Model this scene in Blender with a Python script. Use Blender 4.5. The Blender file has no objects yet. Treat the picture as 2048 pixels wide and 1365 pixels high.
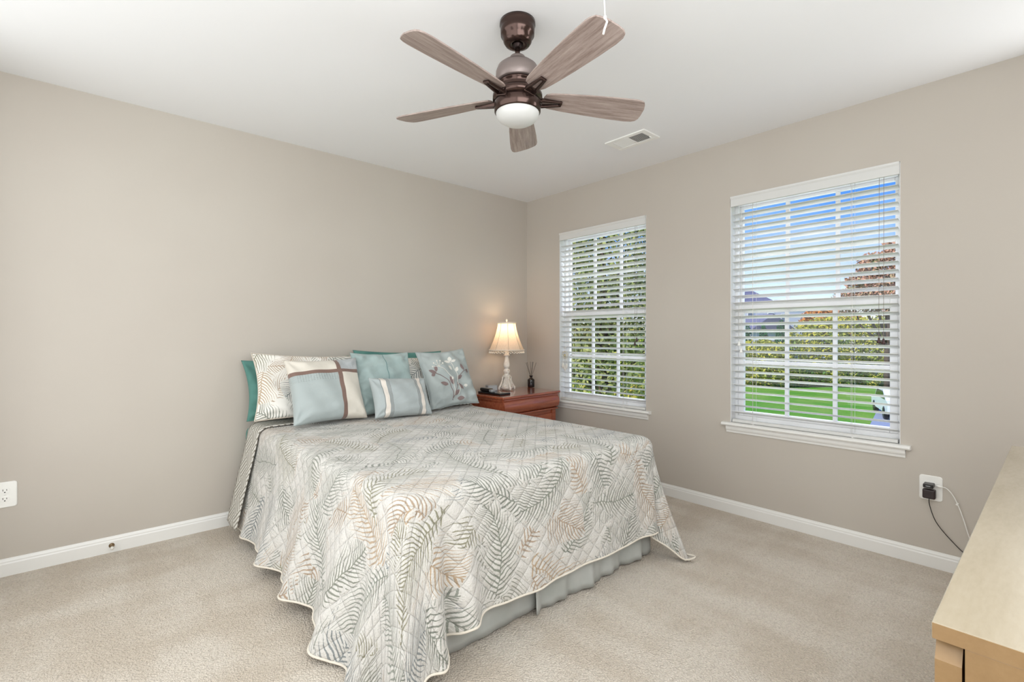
import bpy, bmesh, math, random
import numpy as np
from mathutils import Vector, Matrix, Euler
PI = math.pi
SC = bpy.context.scene
COL = SC.collection

# ------------------------------------------------------------------ camera
CAM = Vector((-3.208, -3.397, 1.163))
AZ = math.radians(48.4)
FWD = Vector((math.cos(AZ), math.sin(AZ), 0)); RGT = Vector((math.sin(AZ), -math.cos(AZ), 0))
cd = bpy.data.cameras.new('camera'); cd.sensor_width = 36; cd.lens = 976 / 2048 * 36
cd.shift_y = -10.5 / 2048; cd.clip_start = 0.05; cd.clip_end = 400
cam = bpy.data.objects.new('camera', cd); COL.objects.link(cam)
cam.location = CAM; cam.rotation_euler = (PI / 2, 0, AZ - PI / 2)
SC.camera = cam

def at(px, py, depth):
    """world point seen at a photograph pixel at a forward distance (used for far scenery)"""
    return CAM + FWD * depth + RGT * ((px - 1024) / 976 * depth) + Vector((0, 0, (672 - py) / 976 * depth))

# ------------------------------------------------------------------ view
SC.view_settings.view_transform = 'Standard'; SC.view_settings.look = 'None'
SC.view_settings.exposure = 0.50; SC.view_settings.gamma = 1.0
SC.view_settings.use_curve_mapping = False

# ------------------------------------------------------------------ node helpers
def lin(c):
    return tuple(((v / 255) / 12.92 if v / 255 <= 0.04045 else ((v / 255 + 0.055) / 1.055) ** 2.4) for v in c[:3]) + (1,)

class NT:
    def __init__(s, tree): s.t = tree; s.n = tree.nodes; s.l = tree.links
    def put(s, inp, v):
        if v is None: return
        if hasattr(v, 'is_linked') or isinstance(v, bpy.types.NodeSocket): s.l.new(v, inp)
        else:
            try: inp.default_value = v
            except Exception: inp.default_value = tuple(v)[:len(inp.default_value)]
    def math(s, op, a, b=None, c=None, clamp=False):
        n = s.n.new('ShaderNodeMath'); n.operation = op; n.use_clamp = clamp
        s.put(n.inputs[0], a); s.put(n.inputs[1], b); s.put(n.inputs[2], c)
        return n.outputs[0]
    def vmath(s, op, a, b=None, sc=None):
        n = s.n.new('ShaderNodeVectorMath'); n.operation = op
        s.put(n.inputs[0], a); s.put(n.inputs[1], b)
        if sc is not None: s.put(n.inputs['Scale'], sc)
        return n.outputs['Value'] if op in ('LENGTH', 'DOT_PRODUCT') else n.outputs[0]
    def sep(s, v):
        n = s.n.new('ShaderNodeSeparateXYZ'); s.put(n.inputs[0], v); return n.outputs
    def comb(s, x, y, z=0.0):
        n = s.n.new('ShaderNodeCombineXYZ'); s.put(n.inputs[0], x); s.put(n.inputs[1], y); s.put(n.inputs[2], z); return n.outputs[0]
    def mix(s, f, a, b, blend='MIX'):
        n = s.n.new('ShaderNodeMix'); n.data_type = 'RGBA'; n.blend_type = blend
        s.put(n.inputs[0], f); s.put(n.inputs[6], a); s.put(n.inputs[7], b); return n.outputs[2]
    def noise(s, v, scale, detail=2.0, rough=0.5, dim='3D'):
        n = s.n.new('ShaderNodeTexNoise'); n.noise_dimensions = dim
        s.put(n.inputs['Vector'], v); n.inputs['Scale'].default_value = scale
        n.inputs['Detail'].default_value = detail; n.inputs['Roughness'].default_value = rough
        return n.outputs
    def ramp(s, f, stops, interp='LINEAR'):
        n = s.n.new('ShaderNodeValToRGB'); s.put(n.inputs[0], f); r = n.color_ramp; r.interpolation = interp
        while len(r.elements) < len(stops): r.elements.new(0.5)
        for e, (p, c) in zip(r.elements, stops): e.position = p; e.color = c
        return n.outputs[0]
    def maprange(s, v, a, b, c=0.0, d=1.0, smooth=False):
        n = s.n.new('ShaderNodeMapRange'); n.interpolation_type = 'SMOOTHSTEP' if smooth else 'LINEAR'
        s.put(n.inputs[0], v); n.inputs[1].default_value = a; n.inputs[2].default_value = b
        n.inputs[3].default_value = c; n.inputs[4].default_value = d; return n.outputs[0]
    def coord(s, which='Object'):
        return s.n.new('ShaderNodeTexCoord').outputs[which]
    def bump(s, h, strength=0.3, dist=0.01, normal=None):
        n = s.n.new('ShaderNodeBump'); n.inputs['Strength'].default_value = strength
        n.inputs['Distance'].default_value = dist; s.put(n.inputs['Height'], h); s.put(n.inputs['Normal'], normal); return n.outputs[0]

def mat(name, col=(200, 200, 200), rough=0.6, metal=0.0, spec=None, sheen=0.0, build=None):
    m = bpy.data.materials.new(name); m.use_nodes = True
    k = NT(m.node_tree); b = k.n['Principled BSDF']
    b.inputs['Base Color'].default_value = lin(col); b.inputs['Roughness'].default_value = rough
    b.inputs['Metallic'].default_value = metal
    if spec is not None: b.inputs['Specular IOR Level'].default_value = spec
    if sheen: b.inputs['Sheen Weight'].default_value = sheen
    if build: build(k, b)
    return m

# ------------------------------------------------------------------ world: blue autumn sky with bright cloud towards the horizon
wd = bpy.data.worlds.new('sky'); SC.world = wd; wd.use_nodes = True
k = NT(wd.node_tree); bg = k.n['Background']
g = k.coord('Generated'); x, y, z = k.sep(g)
nz = k.noise(k.vmath('MULTIPLY', g, (3.0, 3.0, 9.0)), 1.6, 5.0, 0.55)[0]
el = k.math('ADD', z, k.math('MULTIPLY', k.math('SUBTRACT', nz, 0.5), 0.16))
skyc = k.ramp(el, [(0.0, lin((236, 244, 250))), (0.06, lin((205, 230, 250))), (0.13, lin((190, 214, 248))),
                   (0.19, lin((120, 172, 242))), (0.27, lin((62, 136, 232))), (0.6, lin((60, 120, 215)))])
k.l.new(skyc, bg.inputs[0]); bg.inputs[1].default_value = 0.88

# ------------------------------------------------------------------ lights
def area(name, loc, target, sx, sy, power, col, spread=PI):
    d = bpy.data.lights.new(name, 'AREA'); d.shape = 'RECTANGLE'; d.size = sx; d.size_y = sy
    d.energy = power; d.color = col; d.spread = spread
    o = bpy.data.objects.new(name, d); COL.objects.link(o); o.location = loc
    o.rotation_euler = (Vector(target) - Vector(loc)).to_track_quat('-Z', 'Y').to_euler()
    return o
sd = bpy.data.lights.new('sun', 'SUN'); sd.energy = 3.4; sd.angle = 0.01; sd.color = (1, 0.95, 0.86)
so = bpy.data.objects.new('sun', sd); COL.objects.link(so)
so.rotation_euler = Vector((0.70, -0.25, -0.62)).to_track_quat('-Z', 'Y').to_euler()
W2C, W1C = -2.393, -0.866            # window centres on the right wall
for nm, yc in (('window_daylight_near', W2C), ('window_daylight_far', W1C)):
    area(nm + '_sky', (1.0, yc, 3.5), (0.0, yc, 1.2), 1.6, 1.4, 70, (0.93, 0.97, 1.0))
    area(nm + '_ground', (1.0, yc, -0.9), (0.0, yc, 1.5), 1.6, 1.4, 18, (0.96, 0.98, 1.0))
area('left_wall_fill', (-3.72, -2.0, 1.30), (0.0, -2.0, 1.35), 3.3, 2.1, 33, (0.93, 0.97, 1.0))  # added soft fill panel on the unseen left wall, no window there
area('front_wall_fill', (-2.0, -3.81, 1.62), (-1.5, 0.0, 1.45), 2.9, 1.3, 44, (0.93, 0.97, 1.0))  # added fill panel above the dresser, behind the view, to brighten the room
area('corner_fill', (-0.06, -3.56, 1.45), (-3.0, -2.6, 1.45), 0.46, 1.5, 9, (0.93, 0.97, 1.0))  # narrow fill panel added in the out-of-view front-right corner

# ------------------------------------------------------------------ mesh builder
class MB:
    def __init__(s): s.v = []; s.f = []; s.mi = []; s.uv = []; s.sm = []
    def add(s, vs, fs, mi=0, uv=None, smooth=False):
        o = len(s.v); s.v += [tuple(p) for p in vs]; s.f += [tuple(i + o for i in f) for f in fs]
        s.mi += [mi] * len(fs); s.sm += [smooth] * len(fs)
        s.uv += list(uv) if uv is not None else [(p[0], p[1]) for p in vs]
        return s
    def box(s, c, d, rot=None, mi=0):
        c = Vector(c); hx, hy, hz = d[0] / 2, d[1] / 2, d[2] / 2
        vs = [Vector((sx * hx, sy * hy, sz * hz)) for sz in (-1, 1) for sy in (-1, 1) for sx in (-1, 1)]
        if rot is not None:
            R = rot if isinstance(rot, Matrix) else Euler(rot).to_matrix(); vs = [R @ v for v in vs]
        return s.add([v + c for v in vs], [(0, 2, 3, 1), (4, 5, 7, 6), (0, 1, 5, 4), (2, 6, 7, 3), (0, 4, 6, 2), (1, 3, 7, 5)], mi)
    def box2(s, a, b, mi=0):
        return s.box([(a[i] + b[i]) / 2 for i in range(3)], [abs(b[i] - a[i]) for i in range(3)], mi=mi)
    def lathe(s, prof, c=(0, 0, 0), seg=32, mi=0, rot=None, smooth=True, cap=True):
        vs = []; fs = []; n = len(prof)
        for r, z in prof:
            for j in range(seg):
                a = 2 * PI * j / seg; vs.append(Vector((r * math.cos(a), r * math.sin(a), z)))
        for i in range(n - 1):
            for j in range(seg):
                q = (j + 1) % seg; fs.append((i * seg + j, i * seg + q, (i + 1) * seg + q, (i + 1) * seg + j))
        if cap:
            fs.append(tuple(range(seg))[::-1]); fs.append(tuple((n - 1) * seg + j for j in range(seg)))
        if rot is not None: vs = [rot @ v for v in vs]
        c = Vector(c); return s.add([v + c for v in vs], fs, mi, smooth=smooth)
    def tube(s, pts, r, seg=8, mi=0, cap=True):
        pts = [Vector(p) for p in pts]; n = len(pts); rs = r if isinstance(r, (list, tuple)) else [r] * n
        vs = []; fs = []; ref = None
        for i in range(n):
            t = (pts[min(i + 1, n - 1)] - pts[max(i - 1, 0)]).normalized()
            if ref is None: ref = t.orthogonal().normalized()
            u = (ref - t * ref.dot(t)); u = u.normalized() if u.length > 1e-6 else t.orthogonal().normalized(); ref = u; w = t.cross(u)
            for j in range(seg):
                a = 2 * PI * j / seg; vs.append(pts[i] + (u * math.cos(a) + w * math.sin(a)) * rs[i])
        for i in range(n - 1):
            for j in range(seg):
                q = (j + 1) % seg; fs.append((i * seg + j, i * seg + q, (i + 1) * seg + q, (i + 1) * seg + j))
        if cap:
            fs.append(tuple(range(seg))[::-1]); fs.append(tuple((n - 1) * seg + j for j in range(seg)))
        return s.add(vs, fs, mi, smooth=True)
    def sphere(s, c, r, seg=12, rings=8, mi=0):
        r3 = r if isinstance(r, (tuple, list)) else (r, r, r); vs = [(0, 0, -1)]
        for i in range(1, rings):
            p = -PI / 2 + PI * i / rings
            for j in range(seg):
                a = 2 * PI * j / seg; vs.append((math.cos(p) * math.cos(a), math.cos(p) * math.sin(a), math.sin(p)))
        vs.append((0, 0, 1)); fs = []; L = len(vs) - 1
        for j in range(seg):
            q = (j + 1) % seg; fs.append((0, 1 + q, 1 + j)); fs.append((L, 1 + (rings - 2) * seg + j, 1 + (rings - 2) * seg + q))
            for i in range(rings - 2):
                a = 1 + i * seg; fs.append((a + j, a + q, a + seg + q, a + seg + j))
        return s.add([(c[0] + v[0] * r3[0], c[1] + v[1] * r3[1], c[2] + v[2] * r3[2]) for v in vs], fs, mi, smooth=True)
    def prism(s, poly, axis, a, b, mi=0, smooth=False):
        """extrude a 2-D outline along an axis; poly holds the two other coordinates in xyz order"""
        def P(p, t):
            return (t, p[0], p[1]) if axis == 'x' else ((p[0], t, p[1]) if axis == 'y' else (p[0], p[1], t))
        n = len(poly); vs = [P(p, a) for p in poly] + [P(p, b) for p in poly]
        fs = [(i, (i + 1) % n, n + (i + 1) % n, n + i) for i in range(n)]
        o = len(s.v); s.add(vs, fs, mi, smooth=smooth); s.add(vs, [tuple(range(n))[::-1], tuple(range(n, 2 * n))], mi)
        return s
    def build(s, name, mats, parent=None, loc=None, bevel=0.0, seg=2, sub=0, off=None, solid=0.0, auto=True):
        me = bpy.data.meshes.new(name); off = Vector(off) if off is not None else Vector((0, 0, 0))
        me.from_pydata([tuple(Vector(p) - off) for p in s.v], [], s.f)
        for m in (mats if isinstance(mats, (list, tuple)) else [mats]): me.materials.append(m)
        me.polygons.foreach_set('material_index', s.mi); me.polygons.foreach_set('use_smooth', s.sm)
        ul = me.uv_layers.new(name='UVMap'); li = np.zeros(len(me.loops), int); me.loops.foreach_get('vertex_index', li)
        ul.data.foreach_set('uv', np.array(s.uv, dtype=np.float32)[li].ravel())
        bm = bmesh.new(); bm.from_mesh(me)
        if getattr(s, 'merge', False): bmesh.ops.remove_doubles(bm, verts=bm.verts, dist=1e-5)
        if not getattr(s, 'keep', False): bmesh.ops.recalc_face_normals(bm, faces=bm.faces)
        bm.to_mesh(me); bm.free(); me.update()
        o = bpy.data.objects.new(name, me); COL.objects.link(o)
        if parent is not None: o.parent = parent
        if loc is not None: o.location = loc
        if bevel:
            b = o.modifiers.new('bevel', 'BEVEL'); b.width = bevel; b.segments = seg; b.limit_method = 'ANGLE'; b.angle_limit = math.radians(40)
        if sub:
            b = o.modifiers.new('subdivision', 'SUBSURF'); b.levels = sub; b.render_levels = sub
        if solid:
            b = o.modifiers.new('solidify', 'SOLIDIFY'); b.thickness = solid; b.offset = -1
        return o

def tag(o, label=None, cat=None, group=None, kind=None):
    if label: o['label'] = label
    if cat: o['category'] = cat
    if group: o['group'] = group
    if kind: o['kind'] = kind
    return o
def thing(name, loc, label, cat, group=None, rz=0.0):
    o = bpy.data.objects.new(name, None); o.empty_display_size = 0.1; COL.objects.link(o)
    o.location = loc; o.rotation_euler = (0, 0, rz); return tag(o, label, cat, group)
def struct(name, loc=(0, 0, 0)):
    o = bpy.data.objects.new(name, None); COL.objects.link(o); o.location = loc; o['kind'] = 'structure'; return o
def copy_tree(o, parent=None):
    c = o.copy(); COL.objects.link(c)
    if parent is not None: c.parent = parent
    for ch in list(o.children): copy_tree(ch, c)
    return c
def spl(pts, n=8):
    pts = [Vector(p) for p in pts]; out = []
    for i in range(len(pts) - 1):
        a, b, c, d = pts[max(i - 1, 0)], pts[i], pts[i + 1], pts[min(i + 2, len(pts) - 1)]
        for j in range(n):
            t = j / n; out.append(0.5 * ((2 * b) + (c - a) * t + (2 * a - 5 * b + 4 * c - d) * t * t + (3 * b - a - 3 * c + d) * t ** 3))
    return out + [pts[-1]]
def smooth(a, b, t):
    t = min(1, max(0, (t - a) / (b - a))); return t * t * (3 - 2 * t)

# ------------------------------------------------------------------ materials
def b_wall(k, b):
    c = k.coord(); h = k.noise(c, 260, 3)[0]; big = k.noise(c, 1.3, 2)[0]
    k.l.new(k.mix(k.maprange(big, 0.3, 0.7, 0, 1), lin((189, 181, 171)), lin((193, 186, 176))), b.inputs['Base Color'])
    k.l.new(k.bump(h, 0.08, 0.002), b.inputs['Normal'])
M_wall = mat('beige_wall_paint', rough=0.55, spec=0.25, build=b_wall)
def b_ceil(k, b):
    k.l.new(k.bump(k.noise(k.coord(), 190, 3)[0], 0.06, 0.002), b.inputs['Normal'])
M_ceil = mat('white_ceiling_paint', (236, 236, 236), 0.8, spec=0.1, build=b_ceil)
M_trim = mat('white_trim_paint', (232, 231, 227), 0.35)
M_vinyl = mat('white_vinyl', (232, 232, 232), 0.3)
M_slat = mat('white_blind_slat', (214, 214, 211), 0.4)
def b_carpet(k, b):
    c = k.coord()
    tuft = k.n.new('ShaderNodeTexVoronoi'); k.put(tuft.inputs['Vector'], k.vmath('ADD', c, k.vmath('SCALE', k.noise(c, 60, 2)[1], sc=0.012))); tuft.inputs['Scale'].default_value = 150
    fine = k.noise(c, 230, 3, 0.7)[0]
    # vacuum marks: streaks of pile laid the other way
    s1 = k.noise(k.vmath('MULTIPLY', c, (2.0, 0.55, 1)), 2.4, 3, 0.55)[0]
    s2 = k.noise(k.vmath('MULTIPLY', c, (0.6, 2.4, 1)), 1.7, 3, 0.55)[0]
    m = k.math('MULTIPLY', k.math('ADD', s1, s2), 0.5)
    base = k.mix(k.maprange(m, 0.40, 0.60, 0, 1, True), lin((221, 208, 191)), lin((237, 227, 213)))
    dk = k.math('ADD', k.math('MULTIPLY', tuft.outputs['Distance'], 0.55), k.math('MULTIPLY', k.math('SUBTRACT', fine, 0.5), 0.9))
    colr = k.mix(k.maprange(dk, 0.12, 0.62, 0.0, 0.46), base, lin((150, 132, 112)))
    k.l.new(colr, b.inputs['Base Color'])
    hgt = k.math('SUBTRACT', k.math('MULTIPLY', fine, 0.8), tuft.outputs['Distance'])
    k.l.new(k.bump(hgt, 0.9, 0.008), b.inputs['Normal'])
M_carpet = mat('beige_carpet', rough=0.95, spec=0.05, sheen=0.15, build=b_carpet)

def wood(name, c1, c2, rough, scale=(1, 14, 14), freq=6.0, coat=0.0, dist=6.0):
    def bld(k, b):
        c = k.coord(); p = k.vmath('MULTIPLY', c, scale)
        n1 = k.noise(p, freq, 4, 0.6)[0]; n2 = k.noise(k.vmath('MULTIPLY', c, tuple(v * 3 for v in scale)), freq * 4, 3, 0.6)[0]
        f = k.math('ADD', k.math('MULTIPLY', n1, 0.7), k.math('MULTIPLY', n2, 0.3))
        k.l.new(k.mix(k.maprange(f, 0.35, 0.65), lin(c1), lin(c2)), b.inputs['Base Color'])
        b.inputs['Coat Weight'].default_value = coat; b.inputs['Coat Roughness'].default_value = 0.12
        k.l.new(k.bump(n2, 0.06, 0.002), b.inputs['Normal'])
    return mat(name, rough=rough, build=bld)
M_cherry = wood('cherry_wood', (136, 62, 38), (168, 88, 56), 0.18, (1.2, 12, 12), 4, 1.0)
M_maple = wood('maple_veneer', (150, 138, 116), (163, 152, 132), 0.24, (1.2, 5, 5), 2.2, 0.12)
M_edge = wood('maple_edge', (132, 103, 66), (143, 114, 76), 0.4, (1.2, 5, 5), 2.2, 0.1)
M_fanwood = wood('walnut_fan_blade', (126, 108, 100), (176, 160, 152), 0.4, (2.5, 40, 40), 2.5, 0.1)
M_bronze = mat('oil_rubbed_bronze', (78, 62, 57), 0.2, 0.88)
M_bronze_d = mat('dark_bronze', (34, 24, 22), 0.3, 0.8)
M_bronze_s = mat('brushed_bronze', (138, 126, 122), 0.4, 0.6)
M_frost = mat('frosted_glass_globe', (205, 205, 202), 0.4)
M_black = mat('black_plastic', (22, 20, 21), 0.35)
M_gap = mat('dark_gap', (38, 30, 26), 0.8)
M_greyp = mat('grey_plastic', (150, 152, 154), 0.4)
M_white_p = mat('white_plastic', (240, 239, 234), 0.35)
M_cord = mat('white_cord', (232, 230, 224), 0.7)
M_tan_cord = mat('taupe_cord', (150, 138, 130), 0.7)
M_tassel = mat('dark_wood_tassel', (66, 40, 40), 0.35)
M_brass = mat('aged_brass', (150, 128, 100), 0.35, 0.9)
M_rubber = mat('white_rubber', (225, 222, 214), 0.6)
def b_glass(k, b):
    k.n.remove(b); o = k.n['Material Output']
    tr = k.n.new('ShaderNodeBsdfTransparent'); gl = k.n.new('ShaderNodeBsdfGlossy'); gl.inputs['Roughness'].default_value = 0.02
    mx = k.n.new('ShaderNodeMixShader'); mx.inputs[0].default_value = 0.04
    k.l.new(tr.outputs[0], mx.inputs[1]); k.l.new(gl.outputs[0], mx.inputs[2]); k.l.new(mx.outputs[0], o.inputs[0])
M_glass = mat('window_glass', build=b_glass)

# ------------------------------------------------------------------ room shell
RX0, RX1, RY0, RY1, RH = -3.75, 0.0, -3.84, 0.0, 2.44
T = 0.14
mb = MB(); mb.box2((RX0 - T, RY0 - T, -0.12), (RX1 + T, RY1 + T, 0)); mb.build('floor', M_carpet)['kind'] = 'structure'
mb = MB(); mb.box2((RX0 - T, RY0 - T, RH), (RX1 + T, RY1 + T, RH + 0.12)); mb.build('ceiling', M_ceil)['kind'] = 'structure'
mb = MB(); mb.box2((RX0 - T, RY1, 0), (RX1 + T, RY1 + T, RH)); mb.build('wall_back', M_wall)['kind'] = 'structure'
mb = MB(); mb.box2((RX0 - T, RY0 - T, 0), (RX0, RY1, RH)); mb.build('wall_left', M_wall)['kind'] = 'structure'
mb = MB(); mb.box2((RX0, RY0 - T, 0), (RX1 + T, RY0, RH)); mb.build('wall_front', M_wall)['kind'] = 'structure'
WZ0, WZ1, WHW = 0.592, 2.075, 0.445
mb = MB()
ys = [RY0, W2C - WHW, W2C + WHW, W1C - WHW, W1C + WHW, RY1]
for i in range(5):
    if i in (1, 3):
        mb.box2((0, ys[i], 0), (T, ys[i + 1], WZ0)); mb.box2((0, ys[i], WZ1), (T, ys[i + 1], RH))
    else: mb.box2((0, ys[i], 0), (T, ys[i + 1], RH))
mb.build('wall_right', M_wall)['kind'] = 'structure'

BB = [(0, 0), (0.013, 0), (0.013, 0.058), (0.010, 0.064), (0.010, 0.070), (0.006, 0.077), (0.004, 0.083), (0, 0.083)]
mb = MB(); mb.prism([(-p[0], p[1]) for p in BB], 'x', RX0, RX1); mb.build('baseboard_back', M_trim)['kind'] = 'structure'
mb = MB(); mb.prism([(-p[0], p[1]) for p in BB], 'y', RY0, RY1 - 0.013); mb.build('baseboard_right', M_trim)['kind'] = 'structure'
mb = MB(); mb.prism([(RX0 + p[0], p[1]) for p in BB], 'y', RY0, RY1 - 0.013); mb.build('baseboard_left', M_trim)['kind'] = 'structure'

# ------------------------------------------------------------------ windows
def make_window(name, yc):
    w = struct(name, (0, yc, WZ0)); A = WHW; h = WZ1 - WZ0
    def B(mb, y0, y1, z0, z1, x0, x1): mb.box2((x0, y0, z0), (x1, y1, z1))
    # jamb liner and frame (plaster return is white)
    m = MB()
    for s in (-1, 1): B(m, s * A, s * (A - 0.004), 0.004, h - 0.004, 0.002, 0.139)
    B(m, -A, A, h - 0.004, h, 0.002, 0.139)
    for s in (-1, 1): B(m, s * (A - 0.004), s * (A - 0.022), 0.045, h - 0.05, 0.066, 0.135)
    B(m, -A + 0.004, A - 0.004, h - 0.05, h - 0.004, 0.066, 0.135); B(m, -A + 0.004, A - 0.004, 0.0, 0.045, 0.066, 0.135)
    m.build('window_frame', M_vinyl, w, bevel=0.0015)
    zm0, zm1 = 1.310 - WZ0, 1.386 - WZ0
    def sash(nm, z0, z1, x0, x1, st, bot, top):
        m = MB(); a = A - 0.022
        for s in (-1, 1): B(m, s * a, s * (a - st), z0, z1, x0, x1)
        B(m, -a + st, a - st, z0, z0 + bot, x0, x1); B(m, -a + st, a - st, z1 - top, z1, x0, x1)
        o = m.build(nm, M_vinyl, w, bevel=0.003)
        m = MB(); wy = 2 * (a - st); xm = (x0 + x1) / 2
        for t in (-1, 1):
            B(m, t * wy / 6 - 0.011, t * wy / 6 + 0.011, z0 + bot, z1 - top, xm - 0.009, xm + 0.009)
        zc = (z0 + bot + z1 - top) / 2; B(m, -a + st, a - st, zc - 0.011, zc + 0.011, xm - 0.008, xm + 0.008)
        m.build('muntin_grid', M_vinyl, o, bevel=0.002)
        m = MB(); m.add([(xm, -a + st, z0 + bot), (xm, a - st, z0 + bot), (xm, a - st, z1 - top), (xm, -a + st, z1 - top)], [(0, 1, 2, 3)])
        m.build('glass_pane', M_glass, o)
    sash('upper_sash', zm0 + 0.012, h - 0.05, 0.104, 0.130, 0.018, 0.05, 0.02)
    sash('lower_sash', 0.045, zm1, 0.070, 0.098, 0.036, 0.03, 0.074)
    # stool and apron below
    m = MB()
    m.prism([(0.066, -0.0), (0.066, 0.004), (-0.028, 0.004), (-0.036, -0.001), (-0.040, -0.008), (-0.036, -0.015), (-0.026, -0.018), (0.0, -0.018), (0.0, 0.0)], 'y', -A - 0.045, -A, smooth=False)
    m.prism([(0.066, -0.0), (0.066, 0.004), (-0.028, 0.004), (-0.036, -0.001), (-0.040, -0.008), (-0.036, -0.015), (-0.026, -0.018), (0.0, -0.018), (0.0, 0.0)], 'y', -A, A)
    m.prism([(-0.0005, 0.004), (-0.028, 0.004), (-0.036, -0.001), (-0.040, -0.008), (-0.036, -0.015), (-0.026, -0.018), (-0.0005, -0.018)], 'y', A, A + 0.045)
    m.build('window_sill', M_trim, w)
    m = MB()
    pr = [(-0.0005, -0.018), (-0.018, -0.018), (-0.018, -0.036), (-0.015, -0.044), (-0.010, -0.050), (-0.008, -0.062), (-0.0005, -0.062)]
    m.prism(pr, 'y', -A - 0.022, A + 0.022); m.build('sill_apron', M_trim, w)
    return w
make_window('window_1', W1C); make_window('window_2', W2C)

# ------------------------------------------------------------------ blinds
def make_blind(yc, label, tass):
    A = WHW - 0.008; z0, z1 = WZ0 + 0.006, WZ1 - 0.001
    t = thing('window_blind', (0.03, yc, z0), label, 'window blind', 'white slatted blinds in the two windows')
    m = MB(); m.box2((-0.024, -A, z1 - z0 - 0.045), (0.028, A, z1 - z0)); m.build('headrail', M_slat, t, bevel=0.003)
    zt = z1 - z0
    pr = [(-0.026, zt - 0.066), (-0.034, zt - 0.064), (-0.034, zt - 0.020), (-0.040, zt - 0.010), (-0.042, zt), (-0.026, zt)]
    m = MB(); m.prism(pr, 'y', -A - 0.004, A + 0.004); m.build('valance', M_slat, t)
    m = MB(); tilt = 0.32; n = 30; pitch = 0.0445; zb = 0.062
    for i in range(n):
        zc = zb + i * pitch
        vs = []
        for j in range(7):
            u = -0.025 + 0.05 * j / 6; cr = 0.0022 * (1 - (u / 0.025) ** 2)
            # room side edge raised: negative u (room side) goes up
            for sgn in (1, -1):
                zz = cr + sgn * 0.0014
                vs.append((u * math.cos(tilt) + zz * math.sin(tilt), -u * math.sin(tilt) + zz * math.cos(tilt) + zc))
        poly = [vs[2 * j] for j in range(7)] + [vs[2 * j + 1] for j in range(6, -1, -1)]
        m.prism(poly, 'y', -A + 0.004, A - 0.004)
    m.build('slats', M_slat, t)
    m = MB(); m.box2((-0.026, -A + 0.003, 0.0), (0.026, A - 0.003, 0.019)); br = m.build('bottom_rail', M_slat, t, bevel=0.003)
    for yy in (A - 0.135, -A + 0.205):
        m = MB()
        for xx in (-0.0265, 0.0265): m.tube([(xx, yy, 0.01), (xx, yy, zt - 0.05)], 0.0008, 5)
        m.tube([(0, yy + 0.012, 0.01), (0, yy + 0.012, zt - 0.05)], 0.0009, 5)
        for i in range(n): m.tube([(-0.0265, yy, zb + i * pitch + 0.003), (0.0265, yy, zb + i * pitch - 0.009)], 0.0006, 4)
        m.build('ladder_cord', M_cord, t)
        m = MB(); m.sphere((-0.02, yy, -0.001), (0.006, 0.006, 0.004), 8, 6); m.build('rail_button', M_cord, br)
    for (yy, zbot, mt, cm) in tass:
        m = MB()
        m.tube([(-0.031, yy, zt - 0.05), (-0.033, yy + 0.001, zbot + 0.028)], 0.0010, 5); c = m.build('pull_cord', cm, t)
        m = MB(); m.lathe([(0.003, 0.030), (0.0055, 0.024), (0.005, 0.017), (0.0095, 0.008), (0.0105, 0.003), (0.008, 0.0)], (-0.033, yy + 0.001, zbot), 12)
        m.build('tassel', mt, c)
    return t
y2 = -WHW
make_blind(W1C, 'white slatted blind in the narrow window beside the nightstand', [(-0.365, 0.52, M_tassel, M_tan_cord), (-0.348, 0.49, M_tassel, M_tan_cord)])
make_blind(W2C, 'white slatted blind in the large near window, above the wall charger', [(-0.355, 0.525, M_tassel, M_tan_cord), (-0.375, 0.52, M_tassel, M_tan_cord),
          (0.385, 0.50, M_white_p, M_cord), (0.372, 0.455, M_white_p, M_cord)])

# white hanging ornament in front of the far blind
oy, oz = -0.505, 0.92
t = thing('hanging_ornament', (-0.018, oy, oz - 0.07), 'small white ring ornament with ribbons and beads hanging on the far blind', 'ornament')
m = MB(); m.tube([(0, 0, 0.235), (0, 0.002, 0.195), (0, 0, 0.172)], 0.0012, 5); m.tube([(0, 0.018, 0.215), (0, 0.004, 0.200), (0, -0.016, 0.218)], 0.003, 6); m.build('ribbon_bow', M_rubber, t)
m = MB(); m.tube([(0, 0.027 * math.cos(a * PI / 10), 0.145 + 0.030 * math.sin(a * PI / 10)) for a in range(21)], 0.005, 8)
M_orn = mat('antique_white', (206, 202, 186), 0.6); m.build('ring', M_orn, t)
m = MB(); m.sphere((-0.004, 0, 0.142), (0.008, 0.012, 0.014), 10, 8); m.build('medallion', mat('gold_medallion', (188, 176, 140), 0.4), t)
for dy, zz in ((0.020, 0.05), (0.0, 0.03), (-0.020, 0.045)):
    m = MB(); m.tube([(0, dy, 0.12), (0, dy * 1.2, 0.09), (-0.002, dy * 1.1, zz)], 0.003, 6); m.sphere((-0.002, dy * 1.1, zz), (0.010, 0.013, 0.024), 10, 8); m.build('tassel', M_rubber, t)

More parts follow.
